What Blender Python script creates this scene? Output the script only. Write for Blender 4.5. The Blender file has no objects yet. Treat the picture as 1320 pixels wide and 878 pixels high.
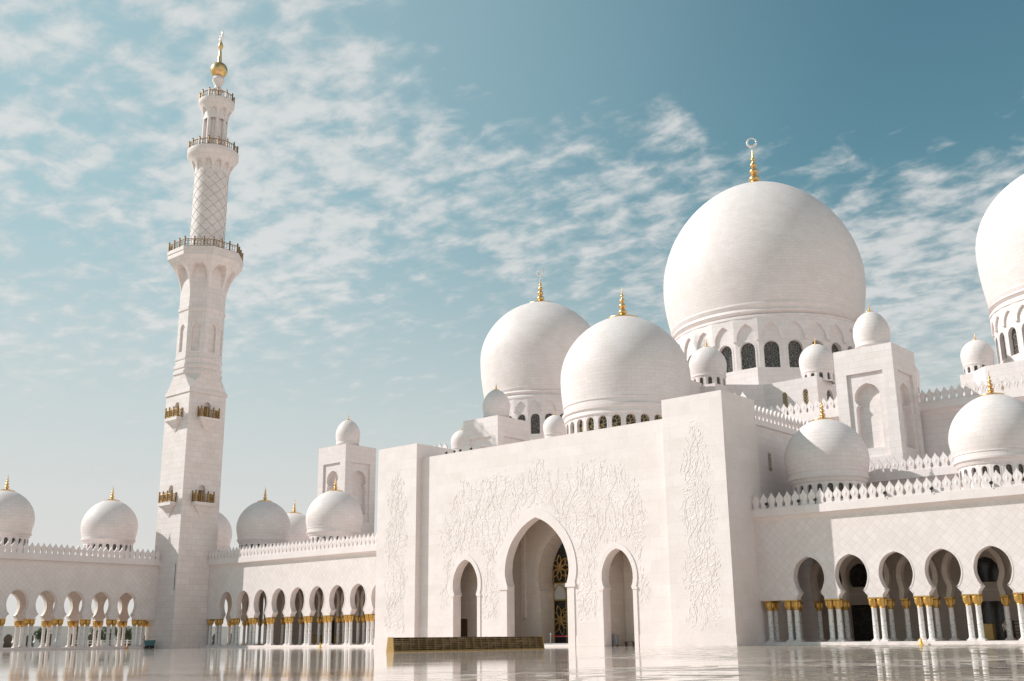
import bpy, math, random
from mathutils import Vector, Matrix
R = math.radians
PI = math.pi
SC = bpy.context.scene
COL = SC.collection

# ------------------------------------------------------------------ camera
CAM_F, PITCH, ROLL, YAW, CAMH = 1394.06, R(15.417), R(-0.583), R(41.119), 0.867
cd = bpy.data.cameras.new('camera')
cd.sensor_width = 36.0
cd.lens = CAM_F / 1320 * 36
cd.clip_start = 0.1
cd.clip_end = 6000
cam = bpy.data.objects.new('camera', cd)
COL.objects.link(cam)
fw = Vector((-math.sin(YAW) * math.cos(PITCH), math.cos(YAW) * math.cos(PITCH), math.sin(PITCH)))
rt = Vector((math.cos(YAW), math.sin(YAW), 0))
up = rt.cross(fw)
dn = -up
r2 = rt * math.cos(ROLL) - dn * math.sin(ROLL)
d2 = rt * math.sin(ROLL) + dn * math.cos(ROLL)
u2 = -d2
m = Matrix(((r2.x, u2.x, -fw.x, 0), (r2.y, u2.y, -fw.y, 0), (r2.z, u2.z, -fw.z, CAMH), (0, 0, 0, 1)))
cam.matrix_world = m
SC.camera = cam

# ------------------------------------------------------------------ exposure
SC.view_settings.view_transform = 'Standard'
SC.view_settings.look = 'None'
SC.view_settings.gamma = 1
SC.view_settings.use_curve_mapping = False
SC.view_settings.exposure = 0.44
SC.cycles.max_bounces = 7
SC.cycles.diffuse_bounces = 5
SC.cycles.glossy_bounces = 3
SC.cycles.use_denoising = True

# ------------------------------------------------------------------ sun and sky
SUN_EL = R(37)
SUN_H = Vector((-1.6, -1.0, 0)).normalized()
SUN_DIR = Vector((SUN_H.x * math.cos(SUN_EL), SUN_H.y * math.cos(SUN_EL), math.sin(SUN_EL)))
sl = bpy.data.lights.new('sun', 'SUN')
sl.energy = 3.2
sl.angle = R(0.5)
sl.color = (1.0, 0.962, 0.94)
so = bpy.data.objects.new('sun', sl)
COL.objects.link(so)
so.rotation_euler = SUN_DIR.to_track_quat('Z', 'Y').to_euler()
so.location = SUN_DIR * 300

W = bpy.data.worlds.new('World')
SC.world = W
W.use_nodes = True
wn, wl = W.node_tree.nodes, W.node_tree.links
wn.clear()


def N(nodes, typ, **kw):
    n = nodes.new(typ)
    for k, v in kw.items():
        if k.startswith('i_'):
            n.inputs[k[2:].replace('_', ' ')].default_value = v
        else:
            setattr(n, k, v)
    return n


class NT:
    """tiny helper to write node graphs"""
    def __init__(s, tree):
        s.t, s.n, s.l = tree, tree.nodes, tree.links

    def new(s, typ, **kw):
        return N(s.n, typ, **kw)

    def link(s, a, b):
        s.l.new(a, b)

    def inp(s, sock, v):
        if isinstance(v, bpy.types.NodeSocket):
            s.l.new(v, sock)
        else:
            sock.default_value = v

    def math(s, op, a, b=None, c=None, clamp=False):
        n = s.new('ShaderNodeMath', operation=op, use_clamp=clamp)
        s.inp(n.inputs[0], a)
        if b is not None:
            s.inp(n.inputs[1], b)
        if c is not None:
            s.inp(n.inputs[2], c)
        return n.outputs[0]

    def vmath(s, op, a, b=None):
        n = s.new('ShaderNodeVectorMath', operation=op)
        s.inp(n.inputs[0], a)
        if b is not None:
            if op == 'SCALE':
                s.inp(n.inputs['Scale'], b)
            else:
                s.inp(n.inputs[1], b)
        return n.outputs['Value'] if op in ('DOT_PRODUCT', 'LENGTH') else n.outputs[0]

    def ramp(s, fac, stops, interp='LINEAR'):
        n = s.new('ShaderNodeValToRGB')
        n.color_ramp.interpolation = interp
        e = n.color_ramp.elements
        while len(e) < len(stops):
            e.new(0.5)
        for el, (p, c) in zip(e, stops):
            el.position = p
            el.color = c if len(c) == 4 else (*c, 1)
        s.inp(n.inputs[0], fac)
        return n.outputs[0]

    def mapr(s, v, a, b, c=0.0, d=1.0, interp='SMOOTHSTEP'):
        n = s.new('ShaderNodeMapRange', interpolation_type=interp)
        s.inp(n.inputs[0], v)
        for i, x in enumerate((a, b, c, d)):
            n.inputs[i + 1].default_value = x
        return n.outputs[0]

    def mix(s, fac, a, b, mode='MIX'):
        n = s.new('ShaderNodeMix', data_type='RGBA', blend_type=mode)
        s.inp(n.inputs[0], fac)
        s.inp(n.inputs[6], a if isinstance(a, bpy.types.NodeSocket) else (*a, 1) if len(a) == 3 else a)
        s.inp(n.inputs[7], b if isinstance(b, bpy.types.NodeSocket) else (*b, 1) if len(b) == 3 else b)
        return n.outputs[2]

    def noise(s, vec, scale, detail=4, rough=0.5, dist=0.0):
        n = s.new('ShaderNodeTexNoise')
        if vec is not None:
            s.link(vec, n.inputs['Vector'])
        n.inputs['Scale'].default_value = scale
        n.inputs['Detail'].default_value = detail
        n.inputs['Roughness'].default_value = rough
        n.inputs['Distortion'].default_value = dist
        return n.outputs[0]


SKY_STRENGTH = 0.085
w = NT(W.node_tree)
sky = w.new('ShaderNodeTexSky', sky_type='NISHITA', sun_disc=False)
sky.sun_elevation = SUN_EL
sky.sun_rotation = math.atan2(SUN_H.x, SUN_H.y)
sky.altitude = 10
sky.air_density = 1.0
sky.dust_density = 1.6
sky.ozone_density = 1.0
skyc = w.mix(1.0, sky.outputs[0], (0.74, 1.10, 0.88), 'MULTIPLY')
tc = w.new('ShaderNodeTexCoord')
dirv = tc.outputs['Generated']
sep = w.new('ShaderNodeSeparateXYZ')
w.link(dirv, sep.inputs[0])
zc = w.math('MAXIMUM', w.math('ADD', sep.outputs[2], 0.12), 0.03)
comb = w.new('ShaderNodeCombineXYZ')
w.link(w.math('DIVIDE', sep.outputs[0], zc), comb.inputs[0])
w.link(w.math('DIVIDE', sep.outputs[1], zc), comb.inputs[1])
P = comb.outputs[0]


def blob(az, el, a, b):
    """soft weight round a sky direction (degrees from +Y towards +X)"""
    v = (math.sin(R(az)) * math.cos(R(el)), math.cos(R(az)) * math.cos(R(el)), math.sin(R(el)))
    return w.mapr(w.vmath('DOT_PRODUCT', dirv, v), math.cos(R(b)), math.cos(R(a)))


big = w.noise(P, 1.25, 3, 0.5, 0.2)
fine = w.noise(w.vmath('MULTIPLY', P, (1.0, 1.2, 1.0)), 12.5, 6, 0.56, 0.2)
wisp = w.noise(w.vmath('MULTIPLY', P, (1.0, 2.0, 1.0)), 2.6, 7, 0.62, 1.0)
bias = w.math('MULTIPLY', blob(-64, 27, 4, 20), 0.075)
bias = w.math('ADD', bias, w.math('MULTIPLY', blob(-17, 19, 3, 13), 0.11))
bias = w.math('ADD', bias, w.math('MULTIPLY', blob(-37, 23, 3, 11), 0.095))
bias = w.math('ADD', bias, w.math('MULTIPLY', blob(-52, 24, 2, 9), 0.07))
bias = w.math('SUBTRACT', bias, w.math('MULTIPLY', blob(-18, 35, 4, 16), 0.22))
bias = w.math('SUBTRACT', bias, w.math('MULTIPLY', blob(-38, 33, 2, 9), 0.14))
dens = w.math('ADD', w.math('MULTIPLY', big, 0.22), w.math('MULTIPLY', fine, 0.58))
dens = w.math('ADD', dens, w.math('MULTIPLY', wisp, 0.20))
dens = w.math('ADD', dens, bias)
cl = w.math('MULTIPLY', w.mapr(dens, 0.49, 0.69), 0.72)
cl = w.math('MULTIPLY', cl, w.mapr(sep.outputs[2], 0.12, 0.30, 0.30, 1.0))
cloudc = w.ramp(w.mapr(dens, 0.52, 0.72), [(0, (5.7, 5.85, 5.85)), (1, (7.0, 6.8, 6.65))])
# brighter, paler air on the side of the sun
glow = w.math('MULTIPLY', blob(-92, 22, 12, 66), 0.72)
skyg = w.mix(glow, skyc, (3.9, 5.35, 5.75))
# milky air towards the horizon
hz = w.math('MULTIPLY', w.mapr(sep.outputs[2], 0.42, 0.03), 0.92)
skyh = w.mix(hz, skyg, (6.45, 6.2, 6.05))
# bright cloud added out of view to lift the shaded +X faces
fill_cloud = w.math('MULTIPLY', blob(78, 22, 20, 62), w.mapr(big, 0.25, 0.55))
col = w.mix(cl, skyh, cloudc)
col = w.mix(w.math('MULTIPLY', fill_cloud, 0.38), col, (10.0, 9.0, 8.1))
bg = w.new('ShaderNodeBackground')
bg.inputs[1].default_value = SKY_STRENGTH
w.link(col, bg.inputs[0])
wo = w.new('ShaderNodeOutputWorld')
w.link(bg.outputs[0], wo.inputs[0])

# ------------------------------------------------------------------ materials
def material(name):
    mt = bpy.data.materials.new(name)
    mt.use_nodes = True
    t = NT(mt.node_tree)
    b = mt.node_tree.nodes['Principled BSDF']
    return mt, t, b


def simple(name, col, rough=0.5, metal=0.0, var=0.08, scale=6.0):
    mt, t, b = material(name)
    co = t.new('ShaderNodeTexCoord')
    n = t.noise(co.outputs['Object'], scale, 4)
    c = t.mix(n, tuple(x * (1 - var) for x in col), tuple(min(1, x * (1 + var)) for x in col))
    t.link(c, b.inputs['Base Color'])
    b.inputs['Roughness'].default_value = rough
    b.inputs['Metallic'].default_value = metal
    return mt


def marble(name, bw, bh, rot=0.0, joint=0.012, jdark=0.72, var=0.05, col=(0.84, 0.762, 0.742), rough=0.5, offset=0.5, vein=0.04):
    mt, t, b = material(name)
    uv = t.new('ShaderNodeUVMap')
    mp = t.new('ShaderNodeMapping')
    mp.inputs['Rotation'].default_value = (0, 0, rot)
    t.link(uv.outputs[0], mp.inputs[0])
    br = t.new('ShaderNodeTexBrick', offset=offset)
    t.link(mp.outputs[0], br.inputs['Vector'])
    br.inputs['Scale'].default_value = 1.0
    br.inputs['Brick Width'].default_value = bw
    br.inputs['Row Height'].default_value = bh
    br.inputs['Mortar Size'].default_value = joint
    br.inputs['Mortar Smooth'].default_value = 0.3
    br.inputs['Bias'].default_value = 0.0
    br.inputs['Color1'].default_value = (1 - var, 1 - var * 1.15, 1 - var * 1.35, 1)
    br.inputs['Color2'].default_value = (1, 1, 1, 1)
    br.inputs['Mortar'].default_value = (jdark, jdark * 0.97, jdark * 0.94, 1)
    n1 = t.noise(mp.outputs[0], 0.35, 5, 0.6, 0.6)
    n2 = t.noise(mp.outputs[0], 2.2, 6, 0.65, 1.5)
    v = t.mix(t.mapr(n1, 0.3, 0.7), (1 - vein * 1.4, 1 - vein * 1.6, 1 - vein * 1.9), (1, 1, 1))
    v2 = t.mix(t.mapr(n2, 0.35, 0.6), (1 - vein, 1 - vein, 1 - vein), (1, 1, 1))
    c = t.mix(1.0, br.outputs['Color'], v, 'MULTIPLY')
    c = t.mix(1.0, c, v2, 'MULTIPLY')
    c = t.mix(1.0, c, col, 'MULTIPLY')
    t.link(c, b.inputs['Base Color'])
    b.inputs['Roughness'].default_value = rough
    b.inputs['Specular IOR Level'].default_value = 0.25
    bp = t.new('ShaderNodeBump')
    bp.inputs['Strength'].default_value = 0.25
    bp.inputs['Distance'].default_value = 0.02
    t.link(t.math('SUBTRACT', 1.0, br.outputs['Fac']), bp.inputs['Height'])
    t.link(bp.outputs[0], b.inputs['Normal'])
    return mt


M = {}
M['wall'] = marble('marble_block', 1.5, 0.75)
M['portal'] = marble('marble_panel', 2.4, 1.2, joint=0.012, jdark=0.88, var=0.05)
M['diamond'] = marble('marble_diamond', 0.62, 0.62, rot=PI / 4, joint=0.02, jdark=0.84, var=0.06, offset=0.0)
M['dome'] = marble('marble_dome', 1.25, 0.46, joint=0.024, jdark=0.87, var=0.05, rough=0.55)
M['trim'] = marble('marble_trim', 2.0, 1.7, joint=0.008, jdark=0.86, var=0.03)
M['minaret'] = marble('marble_minaret', 1.5, 0.85, joint=0.02, jdark=0.74, var=0.07)
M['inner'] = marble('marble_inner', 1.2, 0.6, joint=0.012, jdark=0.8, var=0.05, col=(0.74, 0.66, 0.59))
M['vault_shade'] = marble('marble_inner_shaded', 1.2, 0.6, joint=0.012, jdark=0.8, var=0.05, col=(0.52, 0.45, 0.385))  # inner marble darkened in its colour to carry the arcade shade
M['gold'] = simple('gold_leaf', (0.80, 0.53, 0.24), 0.32, 1.0, 0.12, 9)
M['capgold'] = simple('capital_gold', (0.66, 0.40, 0.12), 0.42, 0.8, 0.45, 16)
M['bronze'] = simple('bronze_rail', (0.26, 0.165, 0.08), 0.5, 0.6, 0.2, 8)
M['silver'] = simple('pale_metal', (0.85, 0.82, 0.78), 0.3, 0.6, 0.05)
M['dark'] = simple('dark_opening', (0.03, 0.026, 0.022), 0.5)
M['brown'] = simple('brown_door', (0.10, 0.065, 0.04), 0.45)
M['black'] = simple('black_housing', (0.015, 0.015, 0.018), 0.4)
M['yellow'] = simple('yellow_plastic', (0.85, 0.52, 0.05), 0.45, 0, 0.05)
M['orange'] = simple('orange_plastic', (0.80, 0.30, 0.03), 0.45, 0, 0.05)
M['teal'] = simple('teal_plastic', (0.06, 0.17, 0.19), 0.5, 0, 0.15)
M['red'] = simple('red_belt', (0.55, 0.03, 0.05), 0.6)
M['grey'] = simple('grey_metal', (0.30, 0.30, 0.31), 0.5)
M['ochre'] = simple('gold_panel', (0.46, 0.29, 0.10), 0.45, 0.4, 0.12, 3)
M['shelfgold'] = simple('dull_gold_shelf', (0.44, 0.30, 0.13), 0.45, 0.3, 0.2, 3)
M['groove_shade'] = simple('groove_shade_tone', (0.50, 0.445, 0.405), 0.8)  # shade of the shaft grooves put into a darker colour
M['oldgold'] = simple('aged_gold', (0.34, 0.21, 0.075), 0.48, 0.5, 0.2, 6)
M['leaf'] = simple('leaf_green', (0.06, 0.085, 0.035), 0.7, 0, 0.5, 1.5)
M['bark'] = simple('bark', (0.14, 0.10, 0.07), 0.9, 0, 0.3, 3)
M['skin'] = simple('skin', (0.42, 0.26, 0.18), 0.6)
M['shirt'] = simple('pale_shirt', (0.55, 0.48, 0.47), 0.8)
M['trousers'] = simple('dark_trousers', (0.03, 0.03, 0.035), 0.85)
M['hair'] = simple('dark_hair', (0.02, 0.016, 0.012), 0.7)
M['whitepaint'] = simple('white_paint', (0.78, 0.76, 0.73), 0.6, 0, 0.04, 1)


def shaft_material():
    mt, t, b = material('inlaid_marble')
    uv = t.new('ShaderNodeUVMap')
    vo = t.new('ShaderNodeTexVoronoi', feature='F1')
    vo.inputs['Scale'].default_value = 9.0
    t.link(t.vmath('MULTIPLY', uv.outputs[0], (1.0, 0.72, 1)), vo.inputs['Vector'])
    n = t.noise(uv.outputs[0], 3.5, 2)
    k = t.math('MULTIPLY', t.mapr(vo.outputs['Distance'], 0.34, 0.24), t.mapr(n, 0.42, 0.56))
    sp = t.new('ShaderNodeSeparateXYZ')
    t.link(uv.outputs[0], sp.inputs[0])
    k = t.math('MULTIPLY', k, t.mapr(sp.outputs[1], 3.1, 2.2))
    rc = t.mix(t.new('ShaderNodeTexNoise').outputs[0], (0.10, 0.05, 0.09), (0.20, 0.12, 0.08))
    t.link(t.mix(k, (0.80, 0.77, 0.74), rc), b.inputs['Base Color'])
    b.inputs['Roughness'].default_value = 0.3
    return mt


M['shaft'] = shaft_material()


def lattice_material(name, glass, line, scale, thick, rough=0.25, mode='star'):
    mt, t, b = material(name)
    uv = t.new('ShaderNodeUVMap')
    if mode == 'star':
        vo = t.new('ShaderNodeTexVoronoi', feature='DISTANCE_TO_EDGE')
        vo.inputs['Scale'].default_value = scale
        vo.inputs['Randomness'].default_value = 0.75
        t.link(uv.outputs[0], vo.inputs['Vector'])
        k = t.mapr(vo.outputs['Distance'], thick, thick * 0.5)
    else:
        sp = t.new('ShaderNodeSeparateXYZ')
        t.link(uv.outputs[0], sp.inputs[0])
        a = t.math('ADD', sp.outputs[0], sp.outputs[1])
        c = t.math('SUBTRACT', sp.outputs[0], sp.outputs[1])
        k = None
        for q in (a, c):
            f = t.math('ABSOLUTE', t.math('SUBTRACT', t.math('FRACT', t.math('MULTIPLY', q, scale)), 0.5))
            f = t.mapr(f, 0.5 - thick, 0.5 - thick * 0.6)
            k = f if k is None else t.math('MAXIMUM', k, f)
    t.link(t.mix(k, glass, line), b.inputs['Base Color'])
    b.inputs['Roughness'].default_value = rough
    b.inputs['Metallic'].default_value = 0.0
    return mt


M['pane'] = lattice_material('drum_window_glass', (0.05, 0.046, 0.042), (0.24, 0.21, 0.18), 2.6, 0.055)
M['pane_gold'] = lattice_material('gold_lattice_glass', (0.03, 0.026, 0.02), (0.42, 0.29, 0.12), 2.2, 0.10)
M['pane_diag'] = lattice_material('diagonal_lattice_glass', (0.02, 0.018, 0.016), (0.50, 0.38, 0.20), 2.3, 0.26, 0.3, 'diag')
M['pane_small'] = lattice_material('small_window_glass', (0.06, 0.055, 0.045), (0.17, 0.14, 0.08), 2.5, 0.05)
M['door'] = lattice_material('door_glass', (0.022, 0.020, 0.018), (0.05, 0.045, 0.04), 0.8, 0.03, 0.12)
M['milk'] = simple('milky_glass', (0.50, 0.50, 0.46), 0.25)


def rack_material():
    mt, t, b = material('rack_wood')
    co = t.new('ShaderNodeTexCoord')
    n = t.noise(t.vmath('MULTIPLY', co.outputs['Object'], (3, 1.1, 14)), 2.0, 4)
    t.link(t.mix(n, (0.05, 0.030, 0.014), (0.20, 0.125, 0.058)), b.inputs['Base Color'])
    b.inputs['Roughness'].default_value = 0.45
    return mt


M['rack'] = rack_material()


def floor_material():
    mt, t, b = material('polished_courtyard_marble')
    co = t.new('ShaderNodeTexCoord')
    ob = co.outputs['Object']
    br = t.new('ShaderNodeTexBrick', offset=0.0)
    t.link(ob, br.inputs['Vector'])
    br.inputs['Scale'].default_value = 1.0
    br.inputs['Brick Width'].default_value = 1.2
    br.inputs['Row Height'].default_value = 1.2
    br.inputs['Mortar Size'].default_value = 0.008
    br.inputs['Color1'].default_value = (0.76, 0.62, 0.53, 1)
    br.inputs['Color2'].default_value = (0.82, 0.68, 0.59, 1)
    br.inputs['Mortar'].default_value = (0.45, 0.42, 0.40, 1)
    # inlaid stems and flowers of dark stone
    wv = t.noise(ob, 0.16, 5, 0.6, 2.5)
    stem = t.mapr(t.math('ABSOLUTE', t.math('SUBTRACT', wv, 0.5)), 0.034, 0.020)
    wv2 = t.noise(ob, 0.55, 4, 0.6, 1.5)
    flower = t.mapr(wv2, 0.54, 0.58)
    sx = t.new('ShaderNodeSeparateXYZ')
    t.link(ob, sx.inputs[0])
    zone = t.mapr(t.noise(ob, 0.045, 2, 0.5), 0.36, 0.48)
    zone = t.math('MULTIPLY', zone, t.mapr(t.math('ADD', sx.outputs[0], t.math('MULTIPLY', sx.outputs[1], 0.55)), -14.0, 4.0, 0.10, 1.0))
    k = t.math('MULTIPLY', t.math('MAXIMUM', stem, flower), zone)
    # a broad strip crossing the court, darker and less reflective in specks
    along = t.math('ADD', t.math('MULTIPLY', sx.outputs[0], -math.sin(YAW)), t.math('MULTIPLY', sx.outputs[1], math.cos(YAW)))
    strip = t.math('MULTIPLY', t.mapr(along, 28.6, 29.4), t.mapr(along, 32.6, 31.8))
    inl = t.mix(t.noise(ob, 0.3, 2), (0.12, 0.06, 0.05), (0.10, 0.12, 0.07))
    c0 = t.mix(t.math('MULTIPLY', k, 0.9), br.outputs['Color'], inl)
    grain = t.math('MULTIPLY', strip, t.mapr(t.noise(ob, 2.5, 3), 0.46, 0.54))
    t.link(t.mix(t.math('MULTIPLY', grain, 0.8), c0, (0.22, 0.19, 0.18)), b.inputs['Base Color'])
    # wear and film of dust break the polish
    rg = t.noise(ob, 0.22, 4, 0.6)
    rbase = t.mapr(rg, 0.3, 0.7, 0.025, 0.075, 'LINEAR')
    dull = t.math('MULTIPLY', k, 0.5)
    t.link(t.math('MAXIMUM', rbase, dull), b.inputs['Roughness'])
    scr = t.math('MULTIPLY', t.mapr(t.noise(t.vmath('MULTIPLY', ob, (0.5, 0.5, 1)), 1.1, 6, 0.7, 0.8), 0.49, 0.58), 0.8)
    loss = t.math('MAXIMUM', t.math('MAXIMUM', k, t.math('MULTIPLY', grain, 0.75)), scr)
    t.link(t.math('MULTIPLY', t.math('SUBTRACT', 1.0, loss, clamp=True), 0.5), b.inputs['Specular IOR Level'])
    b.inputs['IOR'].default_value = 1.55
    bn = t.noise(t.vmath('MULTIPLY', ob, (1, 1, 1)), 0.9, 3, 0.5)
    bp = t.new('ShaderNodeBump')
    bp.inputs['Strength'].default_value = 0.2
    bp.inputs['Distance'].default_value = 0.010
    t.link(t.math('ADD', bn, t.math('MULTIPLY', br.outputs['Fac'], -0.15)), bp.inputs['Height'])
    t.link(bp.outputs[0], b.inputs['Normal'])
    return mt


M['floor'] = floor_material()
M['ground'] = simple('sandy_ground', (0.42, 0.37, 0.31), 0.9, 0, 0.15, 0.05)

# ------------------------------------------------------------------ mesh helpers
ORG = {}


class MB:
    def __init__(s):
        s.v, s.f, s.uv, s.sm, s.mi = [], [], [], [], []

    def face(s, pts, uv=None, smooth=False, mi=0):
        i = len(s.v)
        s.v.extend(tuple(p) for p in pts)
        s.f.append(list(range(i, i + len(pts))))
        s.uv.append(uv)
        s.sm.append(smooth)
        s.mi.append(mi)

    def grid(s, rows, uvs=None, smooth=True, close=False, mi=0):
        """rows: list of lists of points sharing vertices"""
        i0 = len(s.v)
        n = len(rows[0])
        for r in rows:
            s.v.extend(tuple(p) for p in r)
        for a in range(len(rows) - 1):
            for b in range(n if close else n - 1):
                c = (b + 1) % n
                s.f.append([i0 + a * n + b, i0 + a * n + c, i0 + (a + 1) * n + c, i0 + (a + 1) * n + b])
                if uvs:
                    c1 = b + 1
                    s.uv.append([uvs[a][b], uvs[a][c1], uvs[a + 1][c1], uvs[a + 1][b]])
                else:
                    s.uv.append(None)
                s.sm.append(smooth)
                s.mi.append(mi)

    def box(s, x0, x1, y0, y1, z0, z1, mi=0, skip=''):
        p = [(x0, y0, z0), (x1, y0, z0), (x1, y1, z0), (x0, y1, z0), (x0, y0, z1), (x1, y0, z1), (x1, y1, z1), (x0, y1, z1)]
        for key, q in (('b', (3, 2, 1, 0)), ('t', (4, 5, 6, 7)), ('f', (0, 1, 5, 4)), ('r', (1, 2, 6, 5)), ('k', (2, 3, 7, 6)), ('l', (3, 0, 4, 7))):
            if key not in skip:
                s.face([p[k] for k in q], mi=mi)

    def prism(s, outline, T, d0, d1, mi=0, caps=True):
        """outline [(u,z)] counter-clockwise, T(u,z,d)"""
        if caps:
            s.face([T(u, z, d0) for u, z in outline], mi=mi)
            s.face([T(u, z, d1) for u, z in reversed(outline)], mi=mi)
        n = len(outline)
        for k in range(n):
            a, b = outline[k], outline[(k + 1) % n]
            s.face([T(a[0], a[1], d1), T(b[0], b[1], d1), T(b[0], b[1], d0), T(a[0], a[1], d0)], mi=mi)

    def lathe(s, prof, n=48, c=(0, 0), a0=0.0, a1=2 * PI, smooth=True, uscale=None, mi=0):
        """prof [(r,z)] bottom to top"""
        full = abs(a1 - a0 - 2 * PI) < 1e-6
        rm = uscale or max(r for r, z in prof)
        rows, uvs = [], []
        L = 0
        for k, (r, z) in enumerate(prof):
            if k:
                L += math.hypot(r - prof[k - 1][0], z - prof[k - 1][1])
            cnt = n if full else n + 1
            rows.append([(c[0] + r * math.cos(a0 + (a1 - a0) * i / n), c[1] + r * math.sin(a0 + (a1 - a0) * i / n), z) for i in range(cnt)])
            uvs.append([((a1 - a0) * i / n * rm, L) for i in range(n + 1)])
        s.grid(rows, uvs, smooth, full, mi)

    def tube(s, pts, r, n=6, mi=0):
        rows = []
        pts = [Vector(p) for p in pts]
        for k, p in enumerate(pts):
            t = (pts[min(k + 1, len(pts) - 1)] - pts[max(k - 1, 0)]).normalized()
            a = t.cross(Vector((0, 0, 1)))
            if a.length < 1e-3:
                a = t.cross(Vector((0, 1, 0)))
            a.normalize()
            b = t.cross(a)
            rr = r[k] if isinstance(r, (list, tuple)) else r
            rows.append([p + (a * math.cos(2 * PI * i / n) + b * math.sin(2 * PI * i / n)) * rr for i in range(n)])
        s.grid(rows, None, True, True, mi)
        s.face(rows[0][::-1], mi=mi)
        s.face(rows[-1], mi=mi)

    def build(s, name, mat, parent=None, org=None, sharp=40):
        me = bpy.data.meshes.new(name)
        o = bpy.data.objects.new(name, me)
        base = Vector(ORG.get(parent.name, (0, 0, 0))) if parent else Vector((0, 0, 0))
        if org is None:
            org = base
        org = Vector(org)
        me.from_pydata([(x - org.x, y - org.y, z - org.z) for x, y, z in s.v], [], s.f)
        uvl = me.uv_layers.new(name='UVMap')
        data = uvl.data
        li = 0
        for k, f in enumerate(s.f):
            uv = s.uv[k]
            if uv is None:
                a, b, c = Vector(s.v[f[0]]), Vector(s.v[f[1]]), Vector(s.v[f[-1]])
                nn = (b - a).cross(c - a)
                if len(f) > 4 or nn.length < 1e-9:
                    nn = Vector((0, 0, 0))
                    for q in range(len(f)):
                        p1, p2 = Vector(s.v[f[q]]), Vector(s.v[f[(q + 1) % len(f)]])
                        nn += p1.cross(p2) if False else Vector(((p1.y - p2.y) * (p1.z + p2.z), (p1.z - p2.z) * (p1.x + p2.x), (p1.x - p2.x) * (p1.y + p2.y)))
                if nn.length > 1e-12:
                    nn.normalize()
                if abs(nn.z) > 0.75:
                    uv = [(s.v[q][0], s.v[q][1]) for q in f]
                else:
                    h = math.hypot(nn.x, nn.y) or 1
                    tx, ty = -nn.y / h, nn.x / h
                    uv = [(s.v[q][0] * tx + s.v[q][1] * ty, s.v[q][2]) for q in f]
            for q in uv:
                data[li].uv = q
                li += 1
        me.polygons.foreach_set('use_smooth', s.sm)
        mats = mat if isinstance(mat, (list, tuple)) else [mat]
        for mm in mats:
            me.materials.append(mm)
        if len(mats) > 1:
            me.polygons.foreach_set('material_index', s.mi)
        me.update()
        if any(s.sm):
            me.set_sharp_from_angle(angle=R(sharp))
        COL.objects.link(o)
        o.location = org - base
        if parent:
            o.parent = parent
        ORG[o.name] = tuple(org)
        return o


def tag(o, label=None, cat=None, group=None, kind=None):
    if label:
        o['label'] = label
    if cat:
        o['category'] = cat
    if group:
        o['group'] = group
    if kind:
        o['kind'] = kind
    return o


def thing(name, loc, label, cat, group=None):
    o = bpy.data.objects.new(name, None)
    o.empty_display_size = 0.5
    COL.objects.link(o)
    o.location = loc
    ORG[o.name] = tuple(loc)
    return tag(o, label, cat, group)


def copy_tree(o, parent=None, loc=None):
    c = o.copy()
    COL.objects.link(c)
    if parent:
        c.parent = parent
    if loc is not None:
        c.location = loc
    for ch in list(o.children):
        copy_tree(ch, c)
    return c


def TY(y0):            # wall facing -Y : u = x
    return lambda u, z, d: (u, y0 + d, z)


def TX(x0):            # wall facing +X : u = y
    return lambda u, z, d: (x0 - d, u, z)


def TF(cx, cy, r, ang):   # facet of a drum, outward direction ang
    ca, sa = math.cos(ang), math.sin(ang)
    return lambda u, z, d: (cx + ca * (r - d) - sa * u, cy + sa * (r - d) + ca * u, z)


def arch_panel(mb, T, x0, x1, z0, z1, cx, prof, depth, back=False, mi=0, d0=0.0, back_mi=None):
    """wall x0..x1 z0..z1 with one opening; prof = (half, z) bottom -> apex"""
    h0, zb = prof[0]
    left = [(x0, z0)]
    right = [(x1, z0)]
    if zb > z0 + 1e-6:
        left.append((cx, z0))
        left.append((cx, zb))
        right.append((cx, z0))
        right.append((cx, zb))
    left += [(cx - h, z) for h, z in prof]
    right += [(cx + h, z) for h, z in prof]
    left += [(cx, z1), (x0, z1)]
    right += [(cx, z1), (x1, z1)]
    if zb > z0 + 1e-6:
        pass
    mb.face([T(u, z, d0) for u, z in left], mi=mi)
    mb.face([T(u, z, d0) for u, z in reversed(right)], mi=mi)
    for k in range(len(prof) - 1):
        (a, za), (b, zb2) = prof[k], prof[k + 1]
        mb.face([T(cx - a, za, d0), T(cx - a, za, depth), T(cx - b, zb2, depth), T(cx - b, zb2, d0)], mi=mi)
        mb.face([T(cx + a, za, depth), T(cx + a, za, d0), T(cx + b, zb2, d0), T(cx + b, zb2, depth)], mi=mi)
    if zb > z0 + 1e-6 and h0 > 0:
        mb.face([T(cx - h0, zb, d0), T(cx + h0, zb, d0), T(cx + h0, zb, depth), T(cx - h0, zb, depth)], mi=mi)
    if back:
        mb.face([T(cx - h, z, depth) for h, z in prof] + [T(cx + h, z, depth) for h, z in reversed(prof)][1:], mi=mi if back_mi is None else back_mi)


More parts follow.
